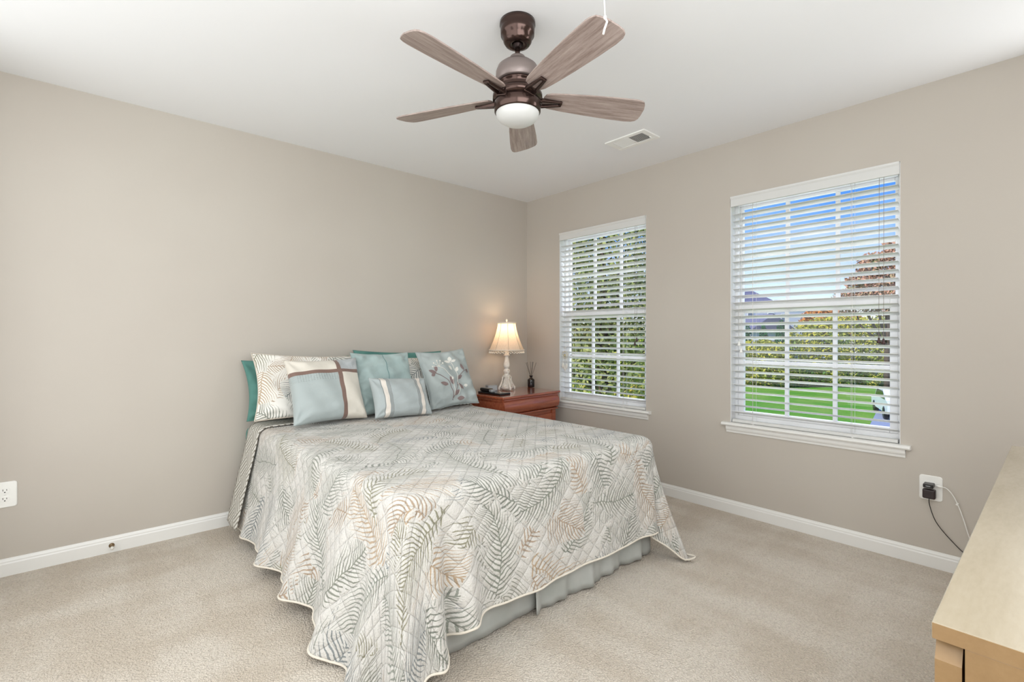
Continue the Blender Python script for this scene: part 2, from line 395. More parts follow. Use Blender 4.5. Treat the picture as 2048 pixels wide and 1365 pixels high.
# ------------------------------------------------------------------ ceiling fan
FX, FY = -1.871, -1.925
fan = thing('ceiling_fan', (FX, FY, 2.44), 'dark bronze five blade ceiling fan with frosted light bowl', 'ceiling fan')
m = MB(); m.lathe([(0.0, 0.0), (0.072, 0.0), (0.073, -0.014), (0.068, -0.022), (0.070, -0.028), (0.068, -0.055), (0.060, -0.060), (0.058, -0.078), (0.050, -0.090), (0.030, -0.094), (0.022, -0.088), (0, -0.085)], (0, 0, 0), 48, cap=False)
cn = m.build('canopy', M_bronze, fan)
m = MB(); m.lathe([(0.0, -0.082), (0.020, -0.084), (0.021, -0.093), (0.013, -0.102), (0.012, -0.106), (0, -0.106)], (0, 0, 0), 24, cap=False); m.build('hanger_ball', M_bronze_d, cn)
m = MB(); m.lathe([(0.0105, -0.095), (0.0105, -0.16)], (0, 0, 0), 20); m.build('downrod', M_bronze, fan)
m = MB(); m.lathe([(0.0, -0.140), (0.030, -0.141), (0.033, -0.146), (0.033, -0.158), (0.036, -0.161), (0.060, -0.168), (0.080, -0.184), (0.088, -0.205), (0.090, -0.246), (0.086, -0.249), (0, -0.249)], (0, 0, 0), 56, cap=False)
m.build('motor_housing', M_bronze_s, fan)
m = MB(); m.lathe([(0.0, -0.249), (0.080, -0.249), (0.080, -0.256), (0.076, -0.258), (0.078, -0.290), (0.098, -0.292), (0.101, -0.298), (0.101, -0.318), (0.0, -0.320)], (0, 0, 0), 56, cap=False); m.build('flywheel_band', M_bronze, fan)
m = MB(); m.lathe([(0.0, -0.320), (0.093, -0.322), (0.095, -0.332), (0.094, -0.366), (0.089, -0.370), (0.0, -0.3695)], (0, 0, 0), 56, cap=False); m.build('light_collar', M_bronze, fan)
m = MB(); m.lathe([(0.0, -0.367), (0.087, -0.368), (0.088, -0.372), (0.085, -0.384), (0.074, -0.399), (0.055, -0.410), (0.030, -0.416), (0.0, -0.418)], (0, 0, 0), 56, cap=False); m.build('light_bowl', M_frost, fan)
BZ = -0.305
for kx in range(5):
    a = math.radians(44 + 72 * kx); pitch = math.radians(-13)
    R = Matrix.Rotation(a, 3, 'Z') @ Matrix.Rotation(pitch, 3, 'X')
    prof = [(0.115, 0.036), (0.135, 0.044), (0.20, 0.052), (0.30, 0.060), (0.42, 0.067), (0.50, 0.069), (0.535, 0.066), (0.552, 0.058), (0.560, 0.044)]
    top = [(r, w) for r, w in prof]; bot = [(r - (0.012 if r > 0.53 else 0), -w) for r, w in prof]
    out = top + [(0.561, 0.02), (0.557, -0.02)] + bot[::-1] + [(0.108, -0.02), (0.108, 0.02)]
    m = MB(); n = len(out)
    m.add([R @ Vector((x_, y_, 0.003)) + Vector((0, 0, BZ)) for x_, y_ in out] + [R @ Vector((x_, y_, -0.003)) + Vector((0, 0, BZ)) for x_, y_ in out],
          [tuple(range(n)), tuple(range(n, 2 * n))[::-1]] + [(i, n + i, n + (i + 1) % n, (i + 1) % n) for i in range(n)])
    # grain runs along the blade: keep it in blade space
    bl = MB(); bl.v = [tuple(R.inverted() @ (Vector(p) - Vector((0, 0, BZ)))) for p in m.v]; bl.f = m.f; bl.mi = m.mi; bl.sm = m.sm; bl.uv = m.uv
    bo = bl.build('blade', M_fanwood, fan, bevel=0.0015); bo.matrix_local = Matrix.Translation((0, 0, BZ)) @ R.to_4x4()
    # bracket: an open loop arm clasping the blade root from below
    ar = MB()
    for s in (-1, 1):
        ar.add([(0.085, s * 0.014, -0.008), (0.085, s * 0.026, -0.008), (0.185, s * 0.014, -0.006), (0.178, s * 0.004, -0.006),
                (0.085, s * 0.014, -0.024), (0.085, s * 0.026, -0.024), (0.185, s * 0.014, -0.014), (0.178, s * 0.004, -0.014)],
               [(0, 1, 2, 3), (4, 7, 6, 5), (0, 4, 5, 1), (1, 5, 6, 2), (2, 6, 7, 3), (3, 7, 4, 0)])
    ar.box((0.183, 0, -0.009), (0.012, 0.028, 0.010)); ar.box((0.088, 0, -0.015), (0.02, 0.05, 0.022))
    ar.build('blade_bracket', M_bronze, bo, bevel=0.003)

# attic pull cord, hanging from the ceiling nearer to the camera
cp = at(1208, -251, 1.35)
t = thing('pull_cord', (cp.x, cp.y, 2.44), 'white knotted pull cord hanging from the ceiling in front of a fan blade', 'cord')
m = MB(); m.tube([(0, 0, 0), (0.001, 0, -0.15), (-0.001, 0.001, -0.30), (0.002, -0.002, -0.392)], 0.0019, 8); m.build('cord', M_cord, t)
m = MB(); m.sphere((0.002, -0.002, -0.396), (0.0045, 0.0045, 0.006), 10, 8); m.tube([(0.002, -0.002, -0.396), (0.006, -0.006, -0.408), (0.002, -0.001, -0.425), (-0.001, 0.002, -0.442)], 0.003, 8)
m.build('knot', M_cord, t)

# ------------------------------------------------------------------ ceiling vent
t = thing('ceiling_vent', (-0.515, -1.54, 2.44), 'white rectangular air vent in the ceiling', 'air vent')
m = MB()
for sx in (-1, 1): m.box((sx * 0.075, 0, -0.0042), (0.032, 0.30, 0.0084))
for sy in (-1, 1): m.box((0, sy * 0.132, -0.0040), (0.1178, 0.036, 0.0080))
m.box((0, 0, -0.004), (0.1178, 0.012, 0.008)); m.build('frame', M_white_p, t, bevel=0.002)
m = MB(); m.box((0, 0, -0.0006), (0.122, 0.232, 0.001)); m.build('duct_opening', mat('duct_dark', (95, 93, 90), 0.8), t)
m = MB()
for i in range(11):
    m.box((0, 0.011 + i * 0.0095, -0.0045), (0.118, 0.0075, 0.0012), rot=(-0.7501, 0, 0))
    m.box((0, -0.011 - i * 0.0095, -0.0045), (0.118, 0.0075, 0.0012), rot=(0.75, 0, 0))
m.build('louvers', M_white_p, t)
m = MB(); m.box((0.03, -0.118, -0.010), (0.022, 0.004, 0.008)); m.build('damper_lever', M_white_p, t)

# ------------------------------------------------------------------ outlets, door stop, chargers
def outlet(loc, axis, label, w, gangs):
    t = thing('wall_outlet', loc, label, 'outlet', 'wall outlets')
    def P(a, b, c):          # along wall, out of wall, up
        return (a, -b, c) if axis == 'x' else (-b, -a, c)
    m = MB(); q = 0.012; pts = []
    for cx_, cz_, a0 in ((w / 2 - q, 0.062 - q, 0), (-w / 2 + q, 0.062 - q, 90), (-w / 2 + q, -0.062 + q, 180), (w / 2 - q, -0.062 + q, 270)):
        for i in range(6): a = math.radians(a0 + 18 * i); pts.append((cx_ + q * math.cos(a), cz_ + q * math.sin(a)))
    n = len(pts); vs = [P(a, 0.0005, c) for a, c in pts] + [P(a, 0.0035, c) for a, c in pts] + [P(a * 0.94, 0.0062, c * 0.96) for a, c in pts]
    m.add(vs, [tuple(range(2 * n, 3 * n))] + [(i, (i + 1) % n, n + (i + 1) % n, n + i) for i in range(n)] + [(n + i, n + (i + 1) % n, 2 * n + (i + 1) % n, 2 * n + i) for i in range(n)])
    m.build('cover_plate', M_white_p, t)
    for ga in gangs:
        for zc in (0.0205, -0.0205):
            m = MB(); pts2 = []
            for i in range(28):
                a = 2 * PI * i / 28; xx = 0.0172 * math.cos(a); zz = max(-0.0125, min(0.0125, 0.0172 * math.sin(a))); pts2.append((ga + xx, zc + zz))
            n = len(pts2); m.add([P(a, 0.006, c) for a, c in pts2] + [P(a, 0.0085, c) for a, c in pts2], [tuple(range(n, 2 * n))] + [(i, (i + 1) % n, n + (i + 1) % n, n + i) for i in range(n)])
            s = m.build('socket', M_white_p, t, bevel=0.0006)
            m = MB()
            for da, dc, wa, wc in ((-0.0064, 0.003, 0.0022, 0.0085), (0.0064, 0.003, 0.0020, 0.0070), (0, -0.0075, 0.0048, 0.0045)):
                c0 = P(ga + da, 0.0086, zc + dc); d0 = (wa, 0.0008, wc) if axis == 'x' else (0.0008, wa, wc); m.box(c0, d0)
            m.build('slots', M_gap, s)
        m = MB(); c0 = P(ga, 0.0064, 0); m.sphere(c0, 0.0028, 8, 6); m.build('screw', M_white_p, t)
    return t
outlet((-3.492, 0, 0.393), 'x', 'double white wall outlet low on the wall left of the bed', 0.118, (-0.023 - 0.012, 0.023 - 0.006))
outlet((0, -2.960, 0.397), 'y', 'white wall outlet with two black chargers below the near window', 0.090, (0,))

t = thing('usb_charger', (-0.0086, -2.957, 0.4165), 'slim black charger block in the upper socket of the right outlet', 'charger')
m = MB(); m.box((-0.026, 0, 0), (0.052, 0.040, 0.018)); m.build('charger_body', M_black, t, bevel=0.003)
m = MB(); m.box((-0.0525, 0, 0), (0.001, 0.018, 0.004)); m.build('status_bar', M_greyp, t)
t = thing('charging_cable', (-0.060, -2.977, 0.4165), 'thin white cable running from the slim charger down behind the dresser', 'cable')
m = MB(); m.tube([(0.036, -0.004, 0.0), (0.036, -0.028, -0.001)], 0.0045, 10); m.build('connector', M_white_p, t)
m = MB(); m.tube(spl([(0.036, -0.026, -0.001), (0.036, -0.045, -0.004), (0.04, -0.066, -0.03), (0.045, -0.085, -0.075), (0.045, -0.105, -0.14), (0.045, -0.128, -0.23), (0.045, -0.16, -0.335), (0.03, -0.26, -0.398), (0.02, -0.36, -0.409)]), 0.0019, 8); m.build('wire', M_white_p, t)
m = MB(); m.box((0.043, -0.083, -0.072), (0.004, 0.008, 0.013), rot=(0.4, 0, 0)); m.build('cable_tag', M_cord, t)
t = thing('power_adapter', (-0.0086, -2.957, 0.3765), 'square black power adapter with a black cord in the lower socket', 'charger')
m = MB(); m.box((-0.017, 0, -0.004), (0.034, 0.050, 0.046)); m.build('adapter_body', mat('dark_brown_plastic', (44, 32, 33), 0.4), t, bevel=0.006, seg=3)
m = MB(); m.tube(spl([(-0.020, 0.0, -0.024), (-0.020, -0.001, -0.055), (-0.015, -0.014, -0.11), (-0.008, -0.030, -0.150), (0.0, -0.060, -0.195), (0.0, -0.11, -0.25), (0.0, -0.15, -0.285), (-0.02, -0.22, -0.34), (-0.03, -0.33, -0.370)]), 0.0019, 8); m.build('power_cord', M_black, t)

t = thing('door_stop', (-3.076, -0.013, 0.038), 'round aged brass door stop screwed to the back baseboard', 'door stop')
Rx = Matrix.Rotation(PI / 2, 3, 'X')
m = MB(); m.lathe([(0, 0), (0.0125, 0.0), (0.0125, 0.003), (0.006, 0.006), (0.0045, 0.008), (0.0045, 0.040), (0.006, 0.042), (0, 0.042)], (0, 0, 0), 20, rot=Rx, cap=False); m.build('post', M_brass, t)
m = MB(); m.lathe([(0, 0.0405), (0.008, 0.041), (0.008, 0.052), (0.005, 0.055), (0, 0.055)], (0, 0, 0), 16, rot=Rx, cap=False); m.build('bumper', M_rubber, t)

# ------------------------------------------------------------------ printed fabrics
def frond_print(k, uv, seed, layers, bgc, scale=1.0):
    """palm fronds drawn from Voronoi cells: each cell holds one curved, feathered leaf"""
    w = k.noise(uv, 9.0, 2, 0.5, '2D')[1]
    uv = k.vmath('ADD', uv, k.vmath('SCALE', k.vmath('SUBTRACT', w, (0.5, 0.5, 0.5)), sc=0.035))
    jit = k.noise(uv, 160.0, 2, 0.6, '2D')[0]
    col = bgc; body_all = None
    for i, (cell, ln, W, per, pal) in enumerate(layers):
        P = k.vmath('ADD', uv, (seed * 1.37 + i * 3.71, seed * 2.11 + i * 1.93, 0))
        v = k.n.new('ShaderNodeTexVoronoi'); v.voronoi_dimensions = '2D'; v.feature = 'F1'
        k.put(v.inputs['Vector'], P); v.inputs['Scale'].default_value = 1 / cell; v.inputs['Randomness'].default_value = 0.6
        cr, cg, cb = k.sep(v.outputs['Color'])
        d = k.vmath('SUBTRACT', P, v.outputs['Position'])
        rt = k.n.new('ShaderNodeVectorRotate'); rt.rotation_type = 'Z_AXIS'; k.put(rt.inputs['Vector'], d); k.put(rt.inputs['Angle'], k.math('MULTIPLY', cr, 6.2832))
        X, Y, _ = k.sep(rt.outputs[0])
        bend = k.math('MULTIPLY', k.math('SUBTRACT', cg, 0.5), 3.6 / ln * 0.45)
        Y = k.math('ADD', Y, k.math('MULTIPLY', bend, k.math('MULTIPLY', X, X)))
        aY = k.math('ABSOLUTE', Y)
        q = k.math('SUBTRACT', X, k.math('ADD', k.math('MULTIPLY', aY, k.math('ADD', 0.62, k.math('MULTIPLY', X, 1.1 / ln))), k.math('MULTIPLY', k.math('MULTIPLY', aY, aY), 2.6)))
        tq = k.math('DIVIDE', k.math('ADD', q, ln / 2), ln)
        tc = k.math('MAXIMUM', 0.0, k.math('MINIMUM', 1.0, tq))
        env = k.math('MULTIPLY', k.math('POWER', k.math('MULTIPLY', k.math('MULTIPLY', tc, k.math('SUBTRACT', 1.0, tc)), 4.0), 0.55), W)
        ix = k.math('ADD', k.math('FLOOR', k.math('ADD', k.math('DIVIDE', q, per), k.math('MULTIPLY', k.math('GREATER_THAN', Y, 0.0), 0.5))), k.math('MULTIPLY', cr, 97.0))
        wn = k.n.new('ShaderNodeTexWhiteNoise'); wn.noise_dimensions = '1D'; k.put(wn.inputs['W'], ix)
        env = k.math('MULTIPLY', env, k.math('ADD', 0.52, k.math('ADD', k.math('MULTIPLY', wn.outputs['Value'], 0.55), k.math('MULTIPLY', jit, 0.2))))
        inside = k.math('MULTIPLY', k.math('LESS_THAN', aY, env), k.math('MULTIPLY', k.math('GREATER_THAN', tq, 0.0), k.math('LESS_THAN', tq, 1.0)))
        ph = k.math('FRACT', k.math('ADD', k.math('DIVIDE', q, per), k.math('MULTIPLY', k.math('GREATER_THAN', Y, 0.0), 0.5)))
        dist = k.math('ABSOLUTE', k.math('SUBTRACT', ph, 0.5))
        rel = k.math('DIVIDE', aY, k.math('MAXIMUM', env, 0.001))
        lw = k.math('MULTIPLY', k.math('SUBTRACT', 1.0, k.math('MULTIPLY', k.math('POWER', rel, 1.8), 0.96)), k.math('ADD', 0.10, k.math('MULTIPLY', jit, 0.20)))
        st = k.math('MULTIPLY', k.math('LESS_THAN', dist, lw), inside)
        rib = k.math('MULTIPLY', k.math('LESS_THAN', aY, 0.0022), k.math('LESS_THAN', k.math('ABSOLUTE', X), ln * 0.55))
        ink = k.math('MAXIMUM', st, rib)
        stops = [((j + 0.001) / len(pal), lin(c)) for j, c in enumerate(pal)]
        inkc = k.ramp(cb, stops, 'CONSTANT')
        wash = k.mix(0.03, bgc, inkc)
        col = k.mix(inside, col, wash); col = k.mix(k.math('MULTIPLY', ink, 0.84), col, inkc)
    return col
PAL = [(112, 117, 102), (124, 129, 118), (110, 118, 120), (124, 121, 94), (112, 118, 104), (156, 132, 106), (166, 142, 116), (118, 124, 112)]
PAL2 = [(106, 112, 100), (124, 120, 92), (158, 132, 104), (110, 118, 120), (170, 144, 112), (126, 128, 114)]
def quilt_height(k, uv, cell):
    u, v, _ = k.sep(uv)
    a = k.math('ABSOLUTE', k.math('SINE', k.math('MULTIPLY', k.math('ADD', u, v), PI / cell)))
    b_ = k.math('ABSOLUTE', k.math('SINE', k.math('MULTIPLY', k.math('SUBTRACT', u, v), PI / cell)))
    return k.math('POWER', k.math('MULTIPLY', a, b_), 0.35)
def b_quilt(k, b):
    uv = k.coord('UV')
    bgc = lin((207, 204, 198))
    c = frond_print(k, uv, 3.0, [(0.27, 0.34, 0.105, 0.0175, PAL), (0.32, 0.42, 0.125, 0.0190, PAL2), (0.36, 0.40, 0.115, 0.0180, PAL)], bgc)
    k.l.new(c, b.inputs['Base Color'])
    h = quilt_height(k, uv, 0.075); n2 = k.noise(uv, 130, 2, 0.5, '2D')[0]
    k.l.new(k.bump(k.math('ADD', h, k.math('MULTIPLY', n2, 0.45)), 0.8, 0.010), b.inputs['Normal'])
M_quilt = mat('palm_print_quilt', rough=0.85, spec=0.2, sheen=0.25, build=b_quilt)
def lattice(k, uv, cell=0.095):
    u, v, _ = k.sep(uv)
    x = k.math('MULTIPLY', k.math('ADD', u, v), 0.7071); y = k.math('MULTIPLY', k.math('SUBTRACT', u, v), 0.7071)
    par = k.math('FLOORED_MODULO', k.math('ADD', k.math('FLOOR', k.math('DIVIDE', x, cell)), k.math('FLOOR', k.math('DIVIDE', y, cell))), 2.0)
    lines = lambda w: k.math('LESS_THAN', k.math('ABSOLUTE', k.math('SUBTRACT', k.math('FRACT', k.math('DIVIDE', w, cell / 4)), 0.5)), 0.18)
    a, b_ = lines(x), lines(y)
    return k.math('ADD', k.math('MULTIPLY', a, par), k.math('MULTIPLY', b_, k.math('SUBTRACT', 1.0, par)))
def b_lattice(k, b):
    uv = k.coord('UV')
    k.l.new(k.mix(lattice(k, uv), lin((207, 204, 196)), lin((136, 131, 120))), b.inputs['Base Color'])
    h = quilt_height(k, uv, 0.075); n2 = k.noise(uv, 130, 2, 0.5, '2D')[0]
    k.l.new(k.bump(k.math('ADD', h, k.math('MULTIPLY', n2, 0.35)), 0.45, 0.006), b.inputs['Normal'])
M_lattice = mat('lattice_print_quilt_back', rough=0.9, spec=0.1, build=b_lattice)
def cloth_mat(name, c1, c2=None, rough=0.85, sheen=0.1, wr=0.42, sc=12.0):
    def bld(k, b):
        c = k.coord(); n = k.noise(c, 6.0, 3)[0]
        k.l.new(k.mix(k.maprange(n, 0.35, 0.65), lin(c1), lin(c2 or c1)), b.inputs['Base Color'])
        w = k.noise(c, sc, 3, 0.55)[0]; f = k.noise(c, 420, 2)[0]
        k.l.new(k.bump(k.math('ADD', w, k.math('MULTIPLY', f, 0.06)), wr, 0.02), b.inputs['Normal'])
    return mat(name, rough=rough, sheen=sheen, spec=0.2, build=bld)
M_teal = cloth_mat('teal_cotton', (78, 122, 114), (94, 140, 131))
M_sky = cloth_mat('pale_teal_suede', (152, 170, 168), (168, 185, 183), sheen=0.3)
M_grey = cloth_mat('grey_blue_cotton', (166, 174, 173), (178, 186, 184))
M_skirt = cloth_mat('grey_satin', (168, 171, 166), (182, 184, 180), rough=0.5, wr=0.12, sc=9)
M_brown = cloth_mat('brown_ribbon', (128, 98, 86), (138, 108, 96), rough=0.6, wr=0.05)

# ------------------------------------------------------------------ bed
BX0, BX1, BY0, BY1 = -2.43, -0.89, -1.97, -0.04
bed = thing('bed', ((BX0 + BX1) / 2, (BY0 + BY1) / 2, 0), 'queen bed with teal sheet and grey pleated skirt, no headboard', 'bed')
bo_ = bed.location.copy()
m = MB(); m.box2((BX0 + 0.04, BY0 + 0.05, 0.345), (BX1 - 0.04, BY1 - 0.01, 0.60)); m.build('mattress', M_teal, bed, bevel=0.05, seg=4, off=bo_)
m = MB(); m.box2((BX0 + 0.05, BY0 + 0.06, 0.12), (BX1 - 0.05, BY1 - 0.02, 0.340)); m.build('box_spring', M_skirt, bed, bevel=0.02, off=bo_)
for px_, py_ in ((BX0 + 0.12, BY0 + 0.14), (BX1 - 0.12, BY0 + 0.14), (BX0 + 0.12, BY1 - 0.12), (BX1 - 0.12, BY1 - 0.12)):
    m = MB(); m.lathe([(0.02, 0.0), (0.024, 0.119)], (px_, py_, 0), 12); m.build('leg', M_black, bed, off=bo_)
# sheet bulging over the mattress edge at the head
m = MB(); m.box2((BX0 - 0.012, -0.132, 0.36), (BX0 + 0.10, -0.035, 0.606)); m.build('fitted_sheet', M_teal, bed, bevel=0.045, seg=4, off=bo_)
def skirt(path, z1, amp, per, seed, lean=0.02):
    m = MB(); rnd = random.Random(seed); pts = []
    for (a, b) in zip(path[:-1], path[1:]):
        a = Vector(a); b = Vector(b); L = (b - a).length; n = max(2, int(L / 0.012))
        for i in range(n): pts.append((a.lerp(b, i / n), (b - a).normalized()))
    pts.append((Vector(path[-1]), (Vector(path[-1]) - Vector(path[-2])).normalized()))
    s = 0; vs = []; K = 12; ph = rnd.random() * 6
    for i, (p, tn) in enumerate(pts):
        if i: s += (p - pts[i - 1][0]).length
        nr = Vector((tn.y, -tn.x))
        for j in range(K + 1):
            z = z1 + (0.006 - z1) * j / K; g_ = (j / K) ** 0.8
            o = (math.sin(2 * PI * s / per + ph) * 0.6 + math.sin(2 * PI * s / (per * 0.43) + ph * 2.3) * 0.25 + math.sin(2 * PI * s / (per * 2.3) + ph) * 0.4) * amp * g_ + lean * g_
            q = p + nr * o; vs.append((q.x, q.y, z + 0.010 * g_ * (0.5 + 0.5 * math.sin(2 * PI * s / per + ph))))
    fs = [(i * (K + 1) + j, (i + 1) * (K + 1) + j, (i + 1) * (K + 1) + j + 1, i * (K + 1) + j + 1) for i in range(len(pts) - 1) for j in range(K)]
    m.add(vs, fs, smooth=True); m.keep = True
    return m
m = skirt([(BX0 + 0.03, BY1 - 0.02), (BX0 + 0.03, BY0 + 0.045), (-1.765, BY0 + 0.045)], 0.335, 0.010, 0.26, 5, 0.0)
m.build('bed_skirt', M_skirt, bed, off=bo_, solid=0.002)
m = skirt([(-1.80, BY0 + 0.030), (BX1 - 0.030, BY0 + 0.045), (BX1 - 0.030, BY1 - 0.02)], 0.335, 0.022, 0.19, 11, 0.014)
m.build('bed_skirt', M_skirt, bed, off=bo_, solid=0.002)

# ------------------------------------------------------------------ bedspread (draped quilt)
ZT, RR, RC = 0.624, 0.055, 0.09
QY1 = -0.135
LL, LF, LR = 0.60, 0.515, 0.56      # cloth overhang from the start of the rounded edge: left, foot, right
S1 = QY1 - (BY0 + RC); S2 = S1 + 0.30; S3 = S2 + (BX1 - BX0 - 2 * RC); S4 = S3 + 0.30; S5 = S4 + S1
def gau(s, c, w): return math.exp(-((s - c) / w) ** 2)
BUMPS = [(0.30, 0.05, 0.018), (0.46, 0.05, -0.010), (0.70, 0.070, 0.042), (0.87, 0.050, -0.020), (1.09, 0.070, 0.046), (1.27, 0.050, -0.020), (1.48, 0.065, 0.048), (1.63, 0.045, -0.016),
         (1.74, 0.040, 0.030), (1.82, 0.030, -0.012), (1.92, 0.055, 0.036), (2.00, 0.025, -0.004), (2.065, 0.040, 0.028), (2.135, 0.022, -0.050), (2.21, 0.050, 0.055), (2.33, 0.06, -0.018),
         (2.55, 0.08, 0.012), (2.8, 0.1, -0.006), (3.05, 0.08, 0.010), (3.38, 0.05, 0.015), (3.47, 0.022, -0.055), (3.56, 0.05, 0.06), (3.66, 0.04, -0.01), (3.80, 0.06, 0.03),
         (4.1, 0.1, 0.015), (4.5, 0.1, -0.01), (4.9, 0.1, 0.02)]
def flare(s):
    if s < S1: return 0.085
    if s < S2: return 0.085 + (0.068 - 0.085) * smooth(S1, S1 + 0.12, s)
    if s < S3: return 0.068 - 0.038 * smooth(S2, S2 + 0.12, s)
    if s < S4: return 0.030 + 0.03 * smooth(S3, S4, s)
    return 0.06
def perim(s):
    """edge base point, outward normal, cloth overhang"""
    a = RC - RR
    if s <= S1: return Vector((BX0, QY1 - s)), Vector((-1, 0)), LL + 0.07 * smooth(1.25, S1, s), None
    if s < S2:
        th = (s - S1) / (S2 - S1) * PI / 2; n = Vector((-math.cos(th), -math.sin(th)))
        C = Vector((BX0 + RC, BY0 + RC)); A, B_ = a + LL + 0.07, a + LF + 0.075
        Rm = ((math.cos(th) / A) ** 12 + (math.sin(th) / B_) ** 12) ** (-1 / 12); return C + n * RC, n, Rm - a, C
    if s <= S3: return Vector((BX0 + RC + (s - S2), BY0)), Vector((0, -1)), LF + 0.075 * (1 - smooth(S2 + 0.02, S2 + 0.16, s)), None
    if s < S4:
        th = (s - S3) / (S4 - S3) * PI / 2; n = Vector((math.sin(th), -math.cos(th)))
        C = Vector((BX1 - RC, BY0 + RC)); A, B_ = a + LF, a + LR
        Rm = ((math.cos(th) / A) ** 6 + (math.sin(th) / B_) ** 6) ** (-1 / 6); return C + n * RC, n, Rm - a, C
    return Vector((BX1, BY0 + RC + (s - S4))), Vector((1, 0)), LR, None
def crown(x_, y_):
    u = (x_ - (BX0 + BX1) / 2) / 0.77; v = (y_ + 1.0) / 0.97
    return 0.012 * max(0, 1 - u * u) * max(0, 1 - v ** 4) + 0.0025 * math.sin(9 * x_ + 4 * y_) + 0.002 * math.sin(5 * x_ - 13 * y_)
def drape(s, l):
    B_, n, _, C = perim(s); arc = RR * PI / 2
    if l < arc:
        ph = l / RR; o = -RR + RR * math.sin(ph); z = ZT - RR * (1 - math.cos(ph)); p = B_ + n * o
        return Vector((p.x, p.y, z))
    d = l - arc; g_ = min(1.6, d / 0.45); fo = sum(a * gau(s, c, w) for c, w, a in BUMPS)
    o = flare(s) * (g_ ** 1.1) + fo * (g_ ** 1.15)
    o += 0.003 * math.sin(s * 31 + d * 9) * min(1, g_)
    z = ZT - RR - d * (0.985 - 0.10 * abs(flare(s)))
    p = B_ + n * o
    k3 = gau(s, 3.57, 0.10) * g_ ** 1.6; p = p + Vector((-0.035, -0.06)) * k3
    zf = 0.012 + 0.004 * (1 + math.sin(s * 25))
    if z < zf:
        e = zf - z; dr = n.copy()
        if s > S3: dr = Vector((0.25, -0.97))
        p = p + dr * e * (0.22 if s < 2.4 else 0.55); z = zf + 0.02 * min(1, e / 0.05) * (0.5 + 0.5 * math.sin(s * 30 + e * 40))
    return Vector((p.x, p.y, z))
def flat(s, l):
    B_, n, _, C = perim(s); p = B_ - n * RR + n * l; return (p.x, p.y)
spread = thing('bedspread', ((BX0 + BX1) / 2, -1.0, 0.62), 'quilted white bedspread printed with grey and tan palm fronds, hanging to the floor', 'bedspread')
so_ = spread.location.copy()
m = MB(); m.keep = True; m.merge = True; NS = 980; NI, NE = 26, 58; vs = []; uv = []
for i in range(NS + 1):
    s = S5 * i / NS; B_, n, L, C = perim(s); e0 = B_ - n * RR
    if s <= S1: sp = Vector(((BX0 + BX1) / 2, e0.y))
    elif s >= S4: sp = Vector(((BX0 + BX1) / 2, e0.y))
    else: sp = Vector(((BX0 + BX1) / 2, BY0 + 0.6))
    if s <= S1 and e0.y < BY0 + 0.6: sp.y = BY0 + 0.6
    if s >= S4 and e0.y < BY0 + 0.6: sp.y = BY0 + 0.6
    for j in range(NI):
        p = sp.lerp(e0, j / NI); vs.append((p.x, p.y, ZT + crown(p.x, p.y) * min(1, (p - e0).length / 0.12))); uv.append((p.x, p.y))
    for j in range(NE + 1):
        l = L * j / NE; p = drape(s, l); vs.append(tuple(p)); uv.append(flat(s, l))
K = NI + NE + 1
fs = [(i * K + j, i * K + j + 1, (i + 1) * K + j + 1, (i + 1) * K + j) for i in range(NS) for j in range(K - 1)]
m.add(vs, fs, uv=uv, smooth=True)
q = m.build('quilt_panel', [M_quilt, M_lattice, M_quilt], spread, off=so_)
md = q.modifiers.new('solidify', 'SOLIDIFY'); md.thickness = 0.007; md.offset = -1; md.material_offset = 1; md.material_offset_rim = 2
# bound hem along the edge
m = MB(); m.tube([tuple(drape(S5 * i / 700, perim(S5 * i / 700)[2])) for i in range(701)], 0.0045, 6); m.build('hem_binding', mat('hem_binding', (222, 214, 200), 0.9), spread, off=so_)
# folded band at the head showing the lattice back of the quilt
m = MB(); m.keep = True; vs = []; uv = []; ya, yb = -0.125, -0.335
prof = []
NB = 40; rows = []
for i in range(9):
    t_ = i / 8; yy = ya + (yb - ya) * t_; row = []
    for j in range(NB + 1):
        l = (LL - 0.012) * (1 - j / NB); p = drape(max(0.0, QY1 - yy), l); row.append((p.x - 0.012 - 0.022 * (l / LL), yy - 0.012 * (l / LL) ** 2, p.z + 0.012 * (1 - min(1, l / 0.1)) + 0.0, l))
    for j in range(1, 31):
        xx = BX0 + RR + (BX1 - BX0 - 2 * RR) * j / 30; row.append((xx, yy, ZT + 0.013 + crown(xx, yy) * min(1, j / 4, (30 - j) / 4 + 0.0), -j * 0.047))
    for j in range(1, 21):
        l = (LR - 0.012) * j / 20; p = drape(S5 - max(0.0, QY1 - yy), l); row.append((p.x + 0.012, yy, p.z + 0.012 * (1 - min(1, l / 0.1)), -1.43 - l))
    rows.append(row)
for row in rows:
    for (a, b_, c_, l) in row: vs.append((a, b_, c_)); uv.append((b_ * 1.0, l))
K = len(rows[0]); fs = [(i * K + j, (i + 1) * K + j, (i + 1) * K + j + 1, i * K + j + 1) for i in range(8) for j in range(K - 1)]
m.add(vs, fs, uv=uv, smooth=True); o = m.build('folded_border', M_lattice, spread, off=so_, solid=0.006)
o['label'] = 'folded back border with woven lattice print'

